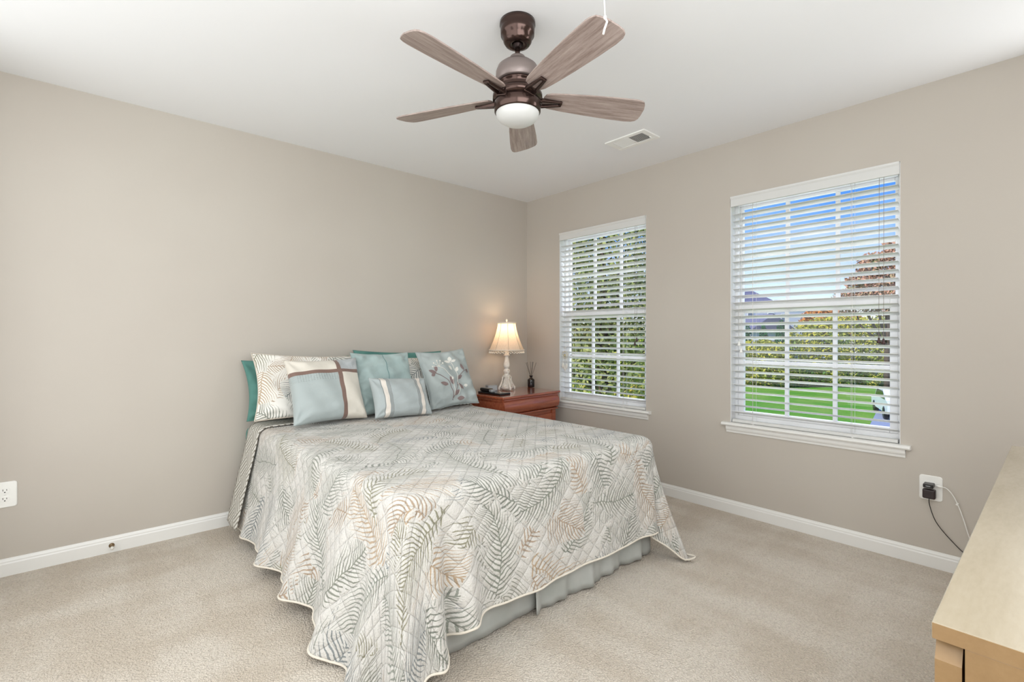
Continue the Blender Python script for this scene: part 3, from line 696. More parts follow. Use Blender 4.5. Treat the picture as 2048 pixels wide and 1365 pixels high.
# ------------------------------------------------------------------ pillows and cushions
def pillow_point(u, v, side, w, h, th, seed, lump=0.008, con=0.085):
    """u, v in -1..1; side -1 front, +1 back; x across, y depth, z up from the bottom edge"""
    ex = 1 - con * (1 - v * v) * u * u; ez = 1 - con * (1 - u * u) * v * v
    x_ = u * w / 2 * ex; z_ = v * h / 2 * ez
    a = max(0, 1 - u * u) ; b_ = max(0, 1 - v * v)
    t_ = th / 2 * (a * b_) ** 0.42 * (1 - 0.10 * v)
    e = min(1, 4 * a) * min(1, 4 * b_)
    wr = lump * e * (math.sin(9 * u + 3.1 * seed + 4 * v) + 0.6 * math.sin(14 * v - 5 * u + seed) + 0.5 * math.sin(6 * u * v * 3 + seed * 2))
    # creases running in from the corners
    cr = 0.0
    for cu in (-1, 1):
        for cv in (-1, 1):
            du, dv = u - cu, v - cv; r = math.hypot(du, dv)
            cr += math.exp(-(r / 0.55) ** 2) * math.sin(7 * math.atan2(dv, du) + seed + cu) * 0.009 * min(1, r * 3)
    return Vector((x_, side * (t_ + wr + cr * e), z_ + h / 2))
def pillow_mesh(w, h, th, seed, n=44, lump=0.008, con=0.085):
    m = MB(); vs = []; uv = []; fs = []
    for side in (-1, 1):
        for j in range(n + 1):
            for i in range(n + 1):
                u = math.sin((i / n - 0.5) * PI * 0.999) * 0.35 + (2 * i / n - 1) * 0.65; v = math.sin((j / n - 0.5) * PI * 0.999) * 0.35 + (2 * j / n - 1) * 0.65
                vs.append(pillow_point(u, v, side, w, h, th, seed, lump, con)); uv.append(((u + 1) / 2, (v + 1) / 2))
        o = 0 if side < 0 else (n + 1) ** 2
        for j in range(n):
            for i in range(n):
                a = o + j * (n + 1) + i; q = (a, a + 1, a + n + 2, a + n + 1); fs.append(q if side < 0 else q[::-1])
    m.add(vs, fs, uv=uv, smooth=True); m.keep = True; return m
def weld(o, d=0.0008):
    md = o.modifiers.new('weld', 'WELD'); md.merge_threshold = d; return o
def piping(w, h, th, seed, r, con=0.085, lump=0.008):
    pts = []; n = 30
    for a, b_ in ((lambda t: (2 * t - 1, -1), 0), (lambda t: (1, 2 * t - 1), 0), (lambda t: (1 - 2 * t, 1), 0), (lambda t: (-1, 1 - 2 * t), 0)):
        for i in range(n): u, v = a(i / n); pts.append(pillow_point(u, v, -1, w, h, th, seed, lump, con))
    pts.append(pts[0]); m = MB(); m.tube(pts, r, 6, cap=False); return m
def place(nm, label, x_, y_, w, h, th, lean, yaw, roll, seed, mats, cat='cushion', lump=0.008, con=0.085, pipe=None, z_=0.0):
    t = bpy.data.objects.new(nm, None); COL.objects.link(t); tag(t, label, cat, 'pillows and cushions on the bed')
    t.matrix_world = Matrix.Translation((x_, y_, 0.6445 + z_)) @ Matrix.Rotation(yaw, 4, 'Z') @ Matrix.Rotation(-lean, 4, 'X') @ Matrix.Rotation(-roll, 4, 'Y')
    pm = pillow_mesh(w, h, th, seed, lump=lump, con=con); W = t.matrix_world; WI = W.inverted(); vs = []
    for p in pm.v:                      # the filling flattens where the pillow stands on the bed
        q = W @ Vector(p); q.z = max(q.z, 0.6465 + z_ + 0.002 * min(1, max(0, q.z - 0.60) / 0.04)); vs.append(tuple(WI @ q))
    pm.v = vs; o = weld(pm.build('cover', mats, t))
    if pipe:
        pp = piping(w, h, th, seed, pipe[0], con, lump); vs = []
        for p in pp.v: q = W @ Vector(p); q.z = max(q.z, 0.6475 + z_); vs.append(tuple(WI @ q))
        pp.v = vs; pp.build('piping', pipe[1], t)
    return t, o

def b_sham(k, b):
    uv = k.coord('UV'); s2 = k.vmath('MULTIPLY', uv, (0.70, 0.44, 1))
    c = frond_print(k, s2, 8.0, [(0.20, 0.30, 0.10, 0.017, PAL[:3] + PAL2[1:3]), (0.24, 0.34, 0.12, 0.018, PAL2)], lin((232, 229, 222)))
    k.l.new(c, b.inputs['Base Color'])
    k.l.new(k.bump(k.noise(s2, 12, 3, 0.5, '2D')[0], 0.2, 0.02), b.inputs['Normal'])
M_sham = mat('palm_print_sham', rough=0.9, spec=0.1, build=b_sham)
M_shampipe = mat('sham_piping', (206, 196, 182), 0.9)

def b_cross(k, b):
    u, v, _ = k.sep(k.coord('UV'))
    cream, blue, brown, silver = lin((216, 210, 198)), lin((168, 177, 176)), lin((126, 102, 92)), lin((178, 183, 185))
    left = k.math('LESS_THAN', u, 0.655); up = k.math('GREATER_THAN', v, 0.74)
    c = k.mix(left, k.mix(up, cream, silver), k.mix(up, blue, cream))
    vb = k.math('LESS_THAN', k.math('ABSOLUTE', k.math('SUBTRACT', u, 0.655)), 0.030)
    hb = k.math('LESS_THAN', k.math('ABSOLUTE', k.math('SUBTRACT', v, 0.745)), 0.030)
    c = k.mix(k.math('MAXIMUM', vb, hb), c, brown); k.l.new(c, b.inputs['Base Color'])
    pl = k.math('MULTIPLY', k.math('MULTIPLY', left, k.math('GREATER_THAN', v, 0.60)), k.math('LESS_THAN', v, 0.72))
    rows = k.math('ADD', k.math('SINE', k.math('MULTIPLY', v, 260)), k.math('SINE', k.math('MULTIPLY', u, 180)))
    h = k.math('ADD', k.math('MULTIPLY', k.math('MULTIPLY', rows, pl), 0.30), k.noise(k.coord('UV'), 5.5, 3, 0.5, '2D')[0])
    crk = k.math('MULTIPLY', k.math('MULTIPLY', up, k.math('SUBTRACT', 1.0, left)), k.noise(k.coord('UV'), 26, 3, 0.6, '2D')[0])
    k.l.new(k.bump(k.math('ADD', h, crk), 0.35, 0.012), b.inputs['Normal'])
M_cross = mat('patchwork_cushion', rough=0.55, spec=0.3, sheen=0.2, build=b_cross)
def b_lumbar(k, b):
    u, v, _ = k.sep(k.coord('UV'))
    c = lin((170, 178, 178)); d = k.math('SUBTRACT', 0.5, k.math('ABSOLUTE', k.math('SUBTRACT', u, 0.5)))   # distance from the nearer side
    band = k.math('LESS_THAN', k.math('ABSOLUTE', k.math('SUBTRACT', d, 0.185)), 0.036)
    line = lambda p: k.math('LESS_THAN', k.math('ABSOLUTE', k.math('SUBTRACT', d, p)), 0.006)
    dk = k.math('MAXIMUM', k.math('MAXIMUM', line(0.140), line(0.232)), k.math('MAXIMUM', line(0.252), line(0.272)))
    c = k.mix(band, c, lin((222, 214, 204))); c = k.mix(k.math('MULTIPLY', dk, 0.7), c, lin((112, 112, 110))); k.l.new(c, b.inputs['Base Color'])
    k.l.new(k.bump(k.noise(k.coord('UV'), 6, 3, 0.5, '2D')[0], 0.3, 0.014), b.inputs['Normal'])
M_lumbar = mat('striped_lumbar_cushion', rough=0.6, spec=0.3, sheen=0.2, build=b_lumbar)

place('bed_pillow', 'teal pillow at the left, behind the palm print sham', -2.12, -0.158, 0.68, 0.385, 0.09, 0.25, 0, 0.016, 1, M_teal, 'pillow')
place('bed_pillow', 'teal pillow at the right, highest against the wall, behind the pale cushions', -1.395, -0.158, 0.74, 0.42, 0.09, 0.25, 0, -0.030, 2, M_teal, 'pillow')
place('pillow_sham', 'white palm print sham at the left end of the bed', -2.105, -0.330, 0.70, 0.42, 0.10, 0.40, 0, -0.053, 3, M_sham, 'pillow', pipe=(0.0035, M_shampipe), z_=0.010)
place('pillow_sham', 'palm print sham mostly hidden between the teal suede and embroidered cushions', -1.375, -0.322, 0.70, 0.385, 0.10, 0.40, 0, -0.02, 4, M_sham, 'pillow', pipe=(0.0035, M_shampipe), z_=0.010)
place('throw_cushion', 'square cushion in cream and grey blue with crossed brown ribbons', -2.075, -0.508, 0.450, 0.410, 0.17, 0.42, 0.01, 0.008, 5, M_cross, lump=0.004)
t, o = place('throw_cushion', 'plain pale teal suede cushion with a centre seam', -1.665, -0.452, 0.43, 0.440, 0.115, 0.40, 0, -0.016, 6, M_sky)
pts = [pillow_point(0.02, -0.98 + 1.96 * i / 30, -1, 0.43, 0.440, 0.115, 6) + Vector((0, -0.001, 0)) for i in range(31)]
m = MB(); m.tube(pts, 0.0018, 6); m.build('centre_seam', mat('seam_teal', (104, 138, 138), 0.9), t)
place('throw_cushion', 'small grey blue lumbar cushion with a cream stripe near each end', -1.655, -0.622, 0.405, 0.275, 0.14, 0.50, 0.0, -0.06, 7, M_lumbar, lump=0.003)
EW, EH, ET, ES = 0.430, 0.445, 0.145, 9
t, o = place('throw_cushion', 'grey blue cushion embroidered with leafy stems, beside the nightstand', -1.160, -0.480, EW, EH, ET, 0.40, 0.02, 0.05, ES, M_grey, pipe=(0.0025, M_grey))
def on_cushion(u, v, off=0.002):
    p = pillow_point(u * 2 - 1, v * 2 - 1, -1, EW, EH, ET, ES); return p + Vector((0, -off, 0))
def stem(m, pts, r=0.0022):
    out = []
    for i in range(len(pts) - 1):
        for j in range(8):
            t_ = j / 8; p0 = pts[max(i - 1, 0)]; p1 = pts[i]; p2 = pts[i + 1]; p3 = pts[min(i + 2, len(pts) - 1)]
            f = lambda a, b_, c_, d_: 0.5 * ((2 * b_) + (-a + c_) * t_ + (2 * a - 5 * b_ + 4 * c_ - d_) * t_ ** 2 + (-a + 3 * b_ - 3 * c_ + d_) * t_ ** 3)
            out.append(on_cushion(f(p0[0], p1[0], p2[0], p3[0]), f(p0[1], p1[1], p2[1], p3[1])))
    out.append(on_cushion(*pts[-1])); m.tube(out, r, 6)
def leaf(m, u, v, ang, ln, wd):
    n = 9; vs = []; a = math.radians(ang); ca, sa = math.cos(a), math.sin(a); cols = 4
    for i in range(n + 1):
        t_ = i / n; hw = wd * math.sin(PI * t_) ** 0.8
        for j in range(cols + 1):
            q = -hw + 2 * hw * j / cols; uu = u + (t_ * ln) * ca - q * sa; vv = v + (t_ * ln) * sa + q * ca
            vs.append(on_cushion(uu, vv, 0.0025))
    m.add(vs, [(i * (cols + 1) + j, i * (cols + 1) + j + 1, (i + 1) * (cols + 1) + j + 1, (i + 1) * (cols + 1) + j) for i in range(n) for j in range(cols)], smooth=True)
M_em_d = mat('taupe_thread', (134, 116, 114), 0.8); M_em_l = mat('ivory_thread', (226, 224, 216), 0.7)
m = MB()
stem(m, [(0.40, 0.08), (0.42, 0.22), (0.38, 0.40), (0.30, 0.52), (0.18, 0.58)]); stem(m, [(0.42, 0.12), (0.50, 0.28), (0.60, 0.44), (0.72, 0.54), (0.86, 0.58)])
m.build('stem_embroidery', M_em_d, t)
m = MB()
stem(m, [(0.44, 0.16), (0.46, 0.32), (0.44, 0.48), (0.37, 0.60), (0.28, 0.68)]); stem(m, [(0.54, 0.34), (0.60, 0.50), (0.58, 0.62), (0.54, 0.74)]); stem(m, [(0.52, 0.16), (0.56, 0.28), (0.56, 0.40)])
for (u, v, a_) in ((0.28, 0.68, 100), (0.28, 0.68, 65), (0.28, 0.68, 135), (0.28, 0.68, 170), (0.28, 0.68, 30)): stem(m, [(u, v), (u + 0.05 * math.cos(math.radians(a_)), v + 0.05 * math.sin(math.radians(a_))), (u + 0.10 * math.cos(math.radians(a_)), v + 0.10 * math.sin(math.radians(a_)))], 0.0015)
m.build('stem_embroidery', M_em_l, t)
for (u, v, a_, ln, wd) in ((0.20, 0.58, 155, 0.15, 0.035), (0.17, 0.575, 200, 0.10, 0.030), (0.20, 0.60, 75, 0.11, 0.028), (0.36, 0.36, 165, 0.16, 0.036), (0.46, 0.34, 110, 0.15, 0.036),
                           (0.58, 0.44, 20, 0.12, 0.032), (0.74, 0.56, 95, 0.13, 0.032), (0.78, 0.56, -12, 0.11, 0.028), (0.56, 0.36, -60, 0.14, 0.036), (0.44, 0.16, 40, 0.12, 0.036), (0.50, 0.10, -10, 0.12, 0.040)):
    m = MB(); leaf(m, u, v, a_, ln, wd); m.build('leaf_embroidery', M_em_d, t)
for (u, v, a_, ln, wd) in ((0.54, 0.74, 160, 0.11, 0.028), (0.54, 0.75, 80, 0.10, 0.032), (0.55, 0.74, 15, 0.09, 0.024), (0.53, 0.60, 130, 0.10, 0.026), (0.60, 0.56, 60, 0.09, 0.028), (0.66, 0.30, 0, 0.09, 0.026), (0.44, 0.42, 70, 0.06, 0.018)):
    m = MB(); leaf(m, u, v, a_, ln, wd); m.build('leaf_embroidery', M_em_l, t)
m = MB()
for a_ in (100, 65, 135, 170, 30): m.sphere(on_cushion(0.28 + 0.105 * math.cos(math.radians(a_)), 0.68 + 0.105 * math.sin(math.radians(a_)), 0.002), (0.007, 0.003, 0.007), 8, 6)
m.build('bud_embroidery', M_em_l, t)

# ------------------------------------------------------------------ nightstand and what stands on it
NZ = 0.69; NA = math.radians(4.5)
ns = thing('nightstand', (-0.452, -0.318, 0), 'glossy cherry wood nightstand with a curved drawer front in the corner', 'nightstand', rz=NA)
nw, nd = 0.66, 0.40
m = MB(); pr = [(-0.0, NZ), (-0.0, NZ - 0.022)]
m.box((0, 0.0, NZ - 0.010), (nw + 0.045, nd + 0.045, 0.020)); m.build('top', M_cherry, ns, bevel=0.006, seg=3)
m = MB(); m.box((0, 0.005, (NZ - 0.02 + 0.05) / 2), (nw - 0.02, nd - 0.03, NZ - 0.07)); m.build('case', M_cherry, ns, bevel=0.003)
m = MB(); hw = nw / 2 + 0.005; fy = -nd / 2
pts = [(fy + 0.02, NZ - 0.021), (fy - 0.014, NZ - 0.022), (fy - 0.016, NZ - 0.030), (fy - 0.006, NZ - 0.042)] + \
      [(fy - 0.004 - 0.020 * math.sin(PI * (0.12 + 0.76 * i / 10)), NZ - 0.046 - 0.084 * i / 10) for i in range(11)] + [(fy + 0.002, NZ - 0.142), (fy + 0.02, NZ - 0.142)]
m.prism(pts, 'x', -hw, hw, smooth=False); m.build('drawer_front', M_cherry, ns, bevel=0.0015)
# matching curved frieze along the left side
m = MB(); m.prism([(-nw / 2 + 0.012, NZ - 0.021), (-nw / 2 - 0.012, NZ - 0.022), (-nw / 2 - 0.010, NZ - 0.034), (-nw / 2 - 0.002, NZ - 0.050), (-nw / 2 + 0.000, NZ - 0.140), (-nw / 2 + 0.012, NZ - 0.142)], 'y', -nd / 2 + 0.0, nd / 2 - 0.01); m.build('side_moulding', M_cherry, ns)
m = MB(); m.box((0, fy + 0.004, NZ - 0.150), (nw + 0.004, 0.034, 0.012)); m.build('bead_moulding', M_cherry, ns, bevel=0.004, seg=3)
for zc in (0.405, 0.19):
    m = MB(); m.box((0, fy + 0.010, zc), (nw - 0.13, 0.016, 0.19)); d = m.build('drawer', M_cherry, ns, bevel=0.004)
    for sx in (-0.16, 0.16):
        m = MB(); m.lathe([(0.0, 0.0), (0.006, 0.0), (0.006, 0.012), (0.015, 0.018), (0.015, 0.024), (0.0, 0.028)], (sx, fy + 0.003, zc), 14, rot=Rx, cap=False); m.build('knob', M_brass, d)
for sx in (-1, 1):
    for sy in (-1, 1):
        m = MB(); m.box((sx * (nw / 2 - 0.03), sy * (nd / 2 - 0.03) + 0.004, 0.27), (0.05, 0.05, 0.53)); m.build('corner_post', M_cherry, ns, bevel=0.003)
m = MB(); m.box((0, 0.003, 0.035), (nw + 0.006, nd - 0.01, 0.07)); m.build('plinth', M_cherry, ns, bevel=0.004)

# lamp
LP = Vector((-0.418, -0.185, NZ))
lamp = thing('table_lamp', LP, 'lit table lamp with a beaded cream bell shade and carved off white base', 'table lamp')
def b_plaster(k, b):
    c = k.coord(); n = k.noise(c, 90, 4, 0.6)[0]
    k.l.new(k.mix(k.maprange(n, 0.56, 0.74), lin((228, 222, 212)), lin((168, 144, 124))), b.inputs['Base Color'])
    k.l.new(k.bump(n, 0.3, 0.003), b.inputs['Normal'])
M_plaster = mat('distressed_cream_paint', rough=0.6, build=b_plaster)
M_cream = mat('cream_paint', (232, 225, 212), 0.55)
m = MB()
lev = [(0.052, 0.012), (0.058, 0.020), (0.050, 0.036), (0.040, 0.058), (0.031, 0.085), (0.027, 0.108), (0.036, 0.118), (0.036, 0.126)]
vs = []
for r, z in lev:
    for i in range(24):
        a = 2 * PI * i / 24; sq = 1 / max(abs(math.cos(a)), abs(math.sin(a))); rr = r * (0.62 + 0.38 * sq) * (1 - 0.10 * (math.cos(4 * a) < -0.4)); vs.append((rr * math.cos(a + 0.5), rr * math.sin(a + 0.5), z))
fs = [(i * 24 + j, i * 24 + (j + 1) % 24, (i + 1) * 24 + (j + 1) % 24, (i + 1) * 24 + j) for i in range(len(lev) - 1) for j in range(24)] + [tuple(range(24))[::-1], tuple(range((len(lev) - 1) * 24, len(lev) * 24))]
m.add(vs, fs, smooth=True)
for i in range(4):
    a = 0.5 + PI / 4 + i * PI / 2; d = Vector((math.cos(a), math.sin(a), 0)); td = Vector((-math.sin(a), math.cos(a), 0))
    m.tube([d * 0.038 + Vector((0, 0, 0.118)), d * 0.040 + Vector((0, 0, 0.098)), d * 0.046 + Vector((0, 0, 0.07)), d * 0.060 + Vector((0, 0, 0.040)), d * 0.074 + Vector((0, 0, 0.022)), d * 0.074 + Vector((0, 0, 0.010)), d * 0.064 + Vector((0, 0, 0.009))], [0.008, 0.006, 0.007, 0.010, 0.011, 0.010, 0.006], 8)
    a2 = 0.5 + i * PI / 2; d2 = Vector((math.cos(a2), math.sin(a2), 0)); t2 = Vector((-math.sin(a2), math.cos(a2), 0))
    for s in (-1, 1):
        m.tube([d2 * 0.050 + t2 * s * 0.004 + Vector((0, 0, 0.030)), d2 * 0.052 + t2 * s * 0.020 + Vector((0, 0, 0.034)), d2 * 0.046 + t2 * s * 0.022 + Vector((0, 0, 0.050)), d2 * 0.041 + t2 * s * 0.010 + Vector((0, 0, 0.060)), d2 * 0.034 + t2 * s * 0.010 + Vector((0, 0, 0.085)), d2 * 0.033 + t2 * s * 0.004 + Vector((0, 0, 0.100))], 0.0045, 6)
m.build('base', M_plaster, lamp)
m = MB(); m.lathe([(0.030, 0.125), (0.030, 0.132), (0.018, 0.138), (0.020, 0.146), (0.027, 0.156), (0.029, 0.166), (0.026, 0.176), (0.017, 0.184), (0.016, 0.190), (0.024, 0.196), (0.028, 0.210), (0.028, 0.226), (0.022, 0.250), (0.016, 0.285), (0.016, 0.296), (0.026, 0.300), (0.026, 0.306), (0.018, 0.318), (0.016, 0.336), (0.010, 0.345)], (0, 0, 0), 28); m.build('stem', M_plaster, lamp)
def b_shade(k, b):
    o = k.n['Material Output']; k.n.remove(b)
    d = k.n.new('ShaderNodeBsdfDiffuse'); t_ = k.n.new('ShaderNodeBsdfTranslucent'); mx = k.n.new('ShaderNodeMixShader'); mx.inputs[0].default_value = 0.38
    wv = k.noise(k.vmath('MULTIPLY', k.coord(), (1, 1, 0.15)), 160, 2)[0]
    c = k.mix(k.maprange(wv, 0.3, 0.7), lin((238, 222, 202)), lin((228, 210, 190)))
    k.l.new(c, d.inputs[0]); k.l.new(c, t_.inputs[0]); k.l.new(d.outputs[0], mx.inputs[1]); k.l.new(t_.outputs[0], mx.inputs[2]); k.l.new(mx.outputs[0], o.inputs[0])
M_shade = mat('cream_shade_fabric', build=b_shade)
SZ0, SZ1 = 0.350, 0.585
def shade_r(t_): return 0.078 + (0.152 - 0.078) * ((1 - t_) ** 1.55)
NP = 8; m = MB(); vs = []; SEG = 10; ROWS = 16
for j in range(ROWS + 1):
    t_ = j / ROWS; z = SZ0 + (SZ1 - SZ0) * t_
    for i in range(NP * SEG):
        a = 2 * PI * i / (NP * SEG); loc_ = (i % SEG) / SEG - 0.5; rr = shade_r(t_) * (math.cos(PI / NP) / math.cos(loc_ * 2 * PI / NP) * 0.6 + 0.4)
        zz = z - (0.004 * math.cos(loc_ * PI) if j == 0 else 0); vs.append((rr * math.cos(a + 0.18), rr * math.sin(a + 0.18), zz))
n = NP * SEG; m.add(vs, [(j * n + i, j * n + (i + 1) % n, (j + 1) * n + (i + 1) % n, (j + 1) * n + i) for j in range(ROWS) for i in range(n)], smooth=True); m.keep = True
sh = m.build('shade', M_shade, lamp)
m = MB()
for i in range(NP):
    a = 2 * PI * i / NP - PI / NP * 0 + 0.18 - PI / NP + PI / NP
    pts = []
    for j in range(ROWS + 1):
        t_ = j / ROWS; rr = shade_r(t_) * 1.0 * (0.6 * math.cos(PI / NP) / math.cos(PI / NP) + 0.4) + 0.0005; pts.append((rr * math.cos(a), rr * math.sin(a), SZ0 + (SZ1 - SZ0) * t_))
    m.tube(pts, 0.0016, 6)
m.build('seam_trim', mat('shade_seam', (186, 168, 148), 0.8), sh)
M_rim = mat('shade_rim', (232, 220, 204), 0.8)
for rr, zz, rad in ((0.079, SZ1, 0.006), (0.152, SZ0, 0.005)):
    m = MB(); m.tube([(rr * math.cos(2 * PI * i / 48), rr * math.sin(2 * PI * i / 48), zz) for i in range(49)], rad, 8, cap=False); m.build('rim_trim', M_rim, sh)
m = MB()
for i in range(64):
    a = 2 * PI * i / 64; c_ = (0.152 * math.cos(a), 0.152 * math.sin(a))
    m.tube([(c_[0], c_[1], SZ0 - 0.004), (c_[0], c_[1], SZ0 - 0.016)], 0.0012, 4); m.sphere((c_[0], c_[1], SZ0 - 0.021 - 0.004 * (i % 2)), 0.0048, 8, 6)
m.build('bead_fringe', mat('bead_fringe', (236, 230, 220), 0.3), sh)
m = MB(); m.lathe([(0.0, 0.588), (0.006, 0.588), (0.004, 0.598), (0.008, 0.605), (0.008, 0.612), (0.003, 0.620), (0.0, 0.621)], (0, 0, 0), 14, cap=False)
for i in range(3):
    a = i * 2 * PI / 3; m.tube([(0, 0, 0.590), (0.078 * math.cos(a), 0.078 * math.sin(a), 0.584)], 0.0015, 6)
m.build('finial', M_cream, lamp)
m = MB(); m.lathe([(0.012, 0.345), (0.013, 0.39)], (0, 0, 0), 14); m.build('bulb_socket', M_brass, lamp)
def b_bulb(k, b):
    b.inputs['Emission Color'].default_value = (1, 0.72, 0.42, 1); b.inputs['Emission Strength'].default_value = 2
m = MB(); m.lathe([(0.0, 0.388), (0.012, 0.390), (0.016, 0.41), (0.028, 0.445), (0.028, 0.465), (0.016, 0.485), (0.0, 0.49)], (0, 0, 0), 18, cap=False); m.build('bulb', mat('lit_bulb', (255, 240, 220), 0.3, build=b_bulb), lamp)
pl = bpy.data.lights.new('lamp_light', 'POINT'); pl.energy = 1.2; pl.color = (1, 0.74, 0.48); pl.shadow_soft_size = 0.03
po = bpy.data.objects.new('lamp_light', pl); COL.objects.link(po); po.location = LP + Vector((0, 0, 0.53))

# reed diffuser
dp = Vector((-0.098, -0.158, NZ))
t = thing('reed_diffuser', dp, 'small dark glass bottle of thin reed sticks on the nightstand', 'reed diffuser')
M_dglass = mat('dark_glass', (26, 22, 22), 0.12)
m = MB(); m.lathe([(0.0, 0.0), (0.030, 0.0), (0.032, 0.004), (0.032, 0.064), (0.030, 0.072), (0.020, 0.080), (0.012, 0.083), (0.012, 0.100), (0.018, 0.101), (0.018, 0.107), (0.008, 0.107), (0.008, 0.09), (0.0, 0.088)], (0, 0, 0), 28, cap=False); m.build('bottle', M_dglass, t)
for i, (ax, ay) in enumerate(((-0.34, -0.2), (-0.26, 0.25), (-0.04, 0.1), (0.08, -0.15), (0.14, 0.2), (0.34, -0.05))):
    d = Vector((RGT.x * ax - RGT.y * ay * 0.3, RGT.y * ax + RGT.x * ay * 0.3, 1)).normalized()
    m = MB(); m.tube([Vector((0, 0, 0.089)) - d * 0.0 + Vector((d.x * 0.01, d.y * 0.01, 0)), Vector((0, 0, 0.089)) + d * 0.145], 0.0016, 6); m.build('reed_stick', mat('dark_reed', (70, 58, 50), 0.8), t)

# remotes and boxes on the left of the nightstand
def nsp(x_, y_, z_=NZ): v = Matrix.Rotation(NA, 3, 'Z') @ Vector((x_, y_, 0)); return (v.x - 0.452, v.y - 0.318, z_)
t = thing('tablet', nsp(-0.220, 0.015), 'thin black tablet lying flat on the nightstand under the handset', 'tablet', rz=NA + 1.57)
m = MB(); m.box((0, 0, 0.007), (0.26, 0.12, 0.014)); m.build('body', M_black, t, bevel=0.004)
m = MB(); m.box((0, 0, 0.0143), (0.235, 0.10, 0.0006)); m.build('screen', mat('screen_glass', (16, 16, 18), 0.08), t)
t = thing('cordless_handset', nsp(-0.240, 0.065, NZ + 0.0148), 'black handset with a silver end lying on top of the tablet', 'handset', rz=NA + 1.45)
m = MB(); m.box((0.02, 0, 0.014), (0.13, 0.050, 0.028)); m.build('body', M_black, t, bevel=0.011, seg=4)
m = MB(); m.box((-0.055, 0, 0.011), (0.035, 0.044, 0.022)); m.build('silver_end', M_greyp, t, bevel=0.008, seg=3)
m = MB(); m.box((0.03, 0, 0.0283), (0.08, 0.022, 0.001)); m.build('keypad', M_greyp, t)
t = thing('alarm_clock', nsp(-0.105, 0.165), 'small pale grey box clock behind the black handset', 'clock', rz=NA - 0.3)
m = MB(); m.box((0, 0, 0.0265), (0.095, 0.05, 0.052)); m.build('body', M_greyp, t, bevel=0.006)
m = MB(); m.box((0, -0.0255, 0.027), (0.078, 0.001, 0.036)); m.build('face', mat('clock_face', (170, 174, 176), 0.2), t)

# ------------------------------------------------------------------ dresser
DZ = 0.78; DX0, DX1, DY1, DY0 = -2.353, -0.78, -3.281, -3.79
ds = thing('dresser', ((DX0 + DX1) / 2, (DY0 + DY1) / 2, 0), 'light maple dresser with thick sloped-top drawer fronts at the right edge', 'dresser')
do_ = ds.location.copy()
m = MB(); m.box2((DX0, DY0, DZ - 0.0215), (DX1, DY1, DZ)); m.build('top', [M_maple], ds, bevel=0.0012, off=do_)
m = MB()
m.box2((DX0, DY0, 0.0), (DX0 + 0.02, DY1 - 0.033, DZ - 0.0215)); m.build('side_panel', M_edge, ds, bevel=0.001, off=do_)
m = MB(); m.box2((DX1 - 0.02, DY0, 0.0), (DX1, DY1 - 0.033, DZ - 0.0215)); m.build('side_panel', M_edge, ds, bevel=0.001, off=do_)
m = MB(); m.box2((DX0 + 0.001, DY0 + 0.001, DZ - 0.0214), (DX0 - 0.0008, DY1 - 0.001, DZ - 0.001)); m.build('edge_band', M_edge, ds, off=do_)
m = MB(); m.box2((DX0 + 0.02, DY0, 0.06), (DX1 - 0.02, DY1 - 0.045, DZ - 0.0215)); m.build('case', M_gap, ds, off=do_)
m = MB(); m.box2((DX0 + 0.02, DY0 + 0.05, 0.0), (DX1 - 0.02, DY1 - 0.06, 0.06)); m.build('plinth', M_edge, ds, off=do_)
zt_ = DZ - 0.0215 - 0.006; hts = [0.215, 0.215, 0.235]
for i, hh in enumerate(hts):
    z1_ = zt_; z0_ = zt_ - hh + 0.006; zt_ -= hh
    for a, b_ in ((DX0 + 0.003, (DX0 + DX1) / 2 - 0.002), ((DX0 + DX1) / 2 + 0.002, DX1 - 0.003)):
        m = MB(); fy0, fy1 = DY1 - 0.030, DY1 - 0.003
        m.prism([(a, z0_), (b_, z0_), (b_, z1_ - 0.022), (b_ - 0.014, z1_), (a + 0.014, z1_), (a, z1_ - 0.022)], 'y', fy0, fy1); dr = m.build('drawer', M_edge, ds, bevel=0.002, off=do_)

# ------------------------------------------------------------------ outdoors
GZ = -3.0
def b_lawn(k, b):
    c = k.coord(); n = k.noise(c, 0.5, 4, 0.6)[0]; f = k.noise(c, 9, 3, 0.7)[0]
    a = k.mix(k.maprange(n, 0.35, 0.65), lin((92, 158, 50)), lin((138, 170, 78))); k.l.new(k.mix(k.maprange(f, 0.3, 0.8, 0, 0.5), a, lin((76, 130, 46))), b.inputs['Base Color'])
m = MB(); m.add([(2, -60, GZ), (120, -60, GZ), (120, 120, GZ), (2, 120, GZ)], [(0, 1, 2, 3)]); m.build('lawn', mat('lawn_grass', rough=0.95, spec=0.05, build=b_lawn))['kind'] = 'structure'
c1 = at(1790, 872, 20); c2 = at(1700, 872, 20)
m = MB(); dv = [at(1722, 880, 19), at(1900, 880, 19), at(1900, 760, 46), at(1768, 795, 33)]
m.add([(p.x, p.y, GZ + 0.02) for p in dv], [(0, 1, 2, 3)]); m.build('driveway', mat('driveway_asphalt', (150, 160, 180), 0.9))['kind'] = 'structure'

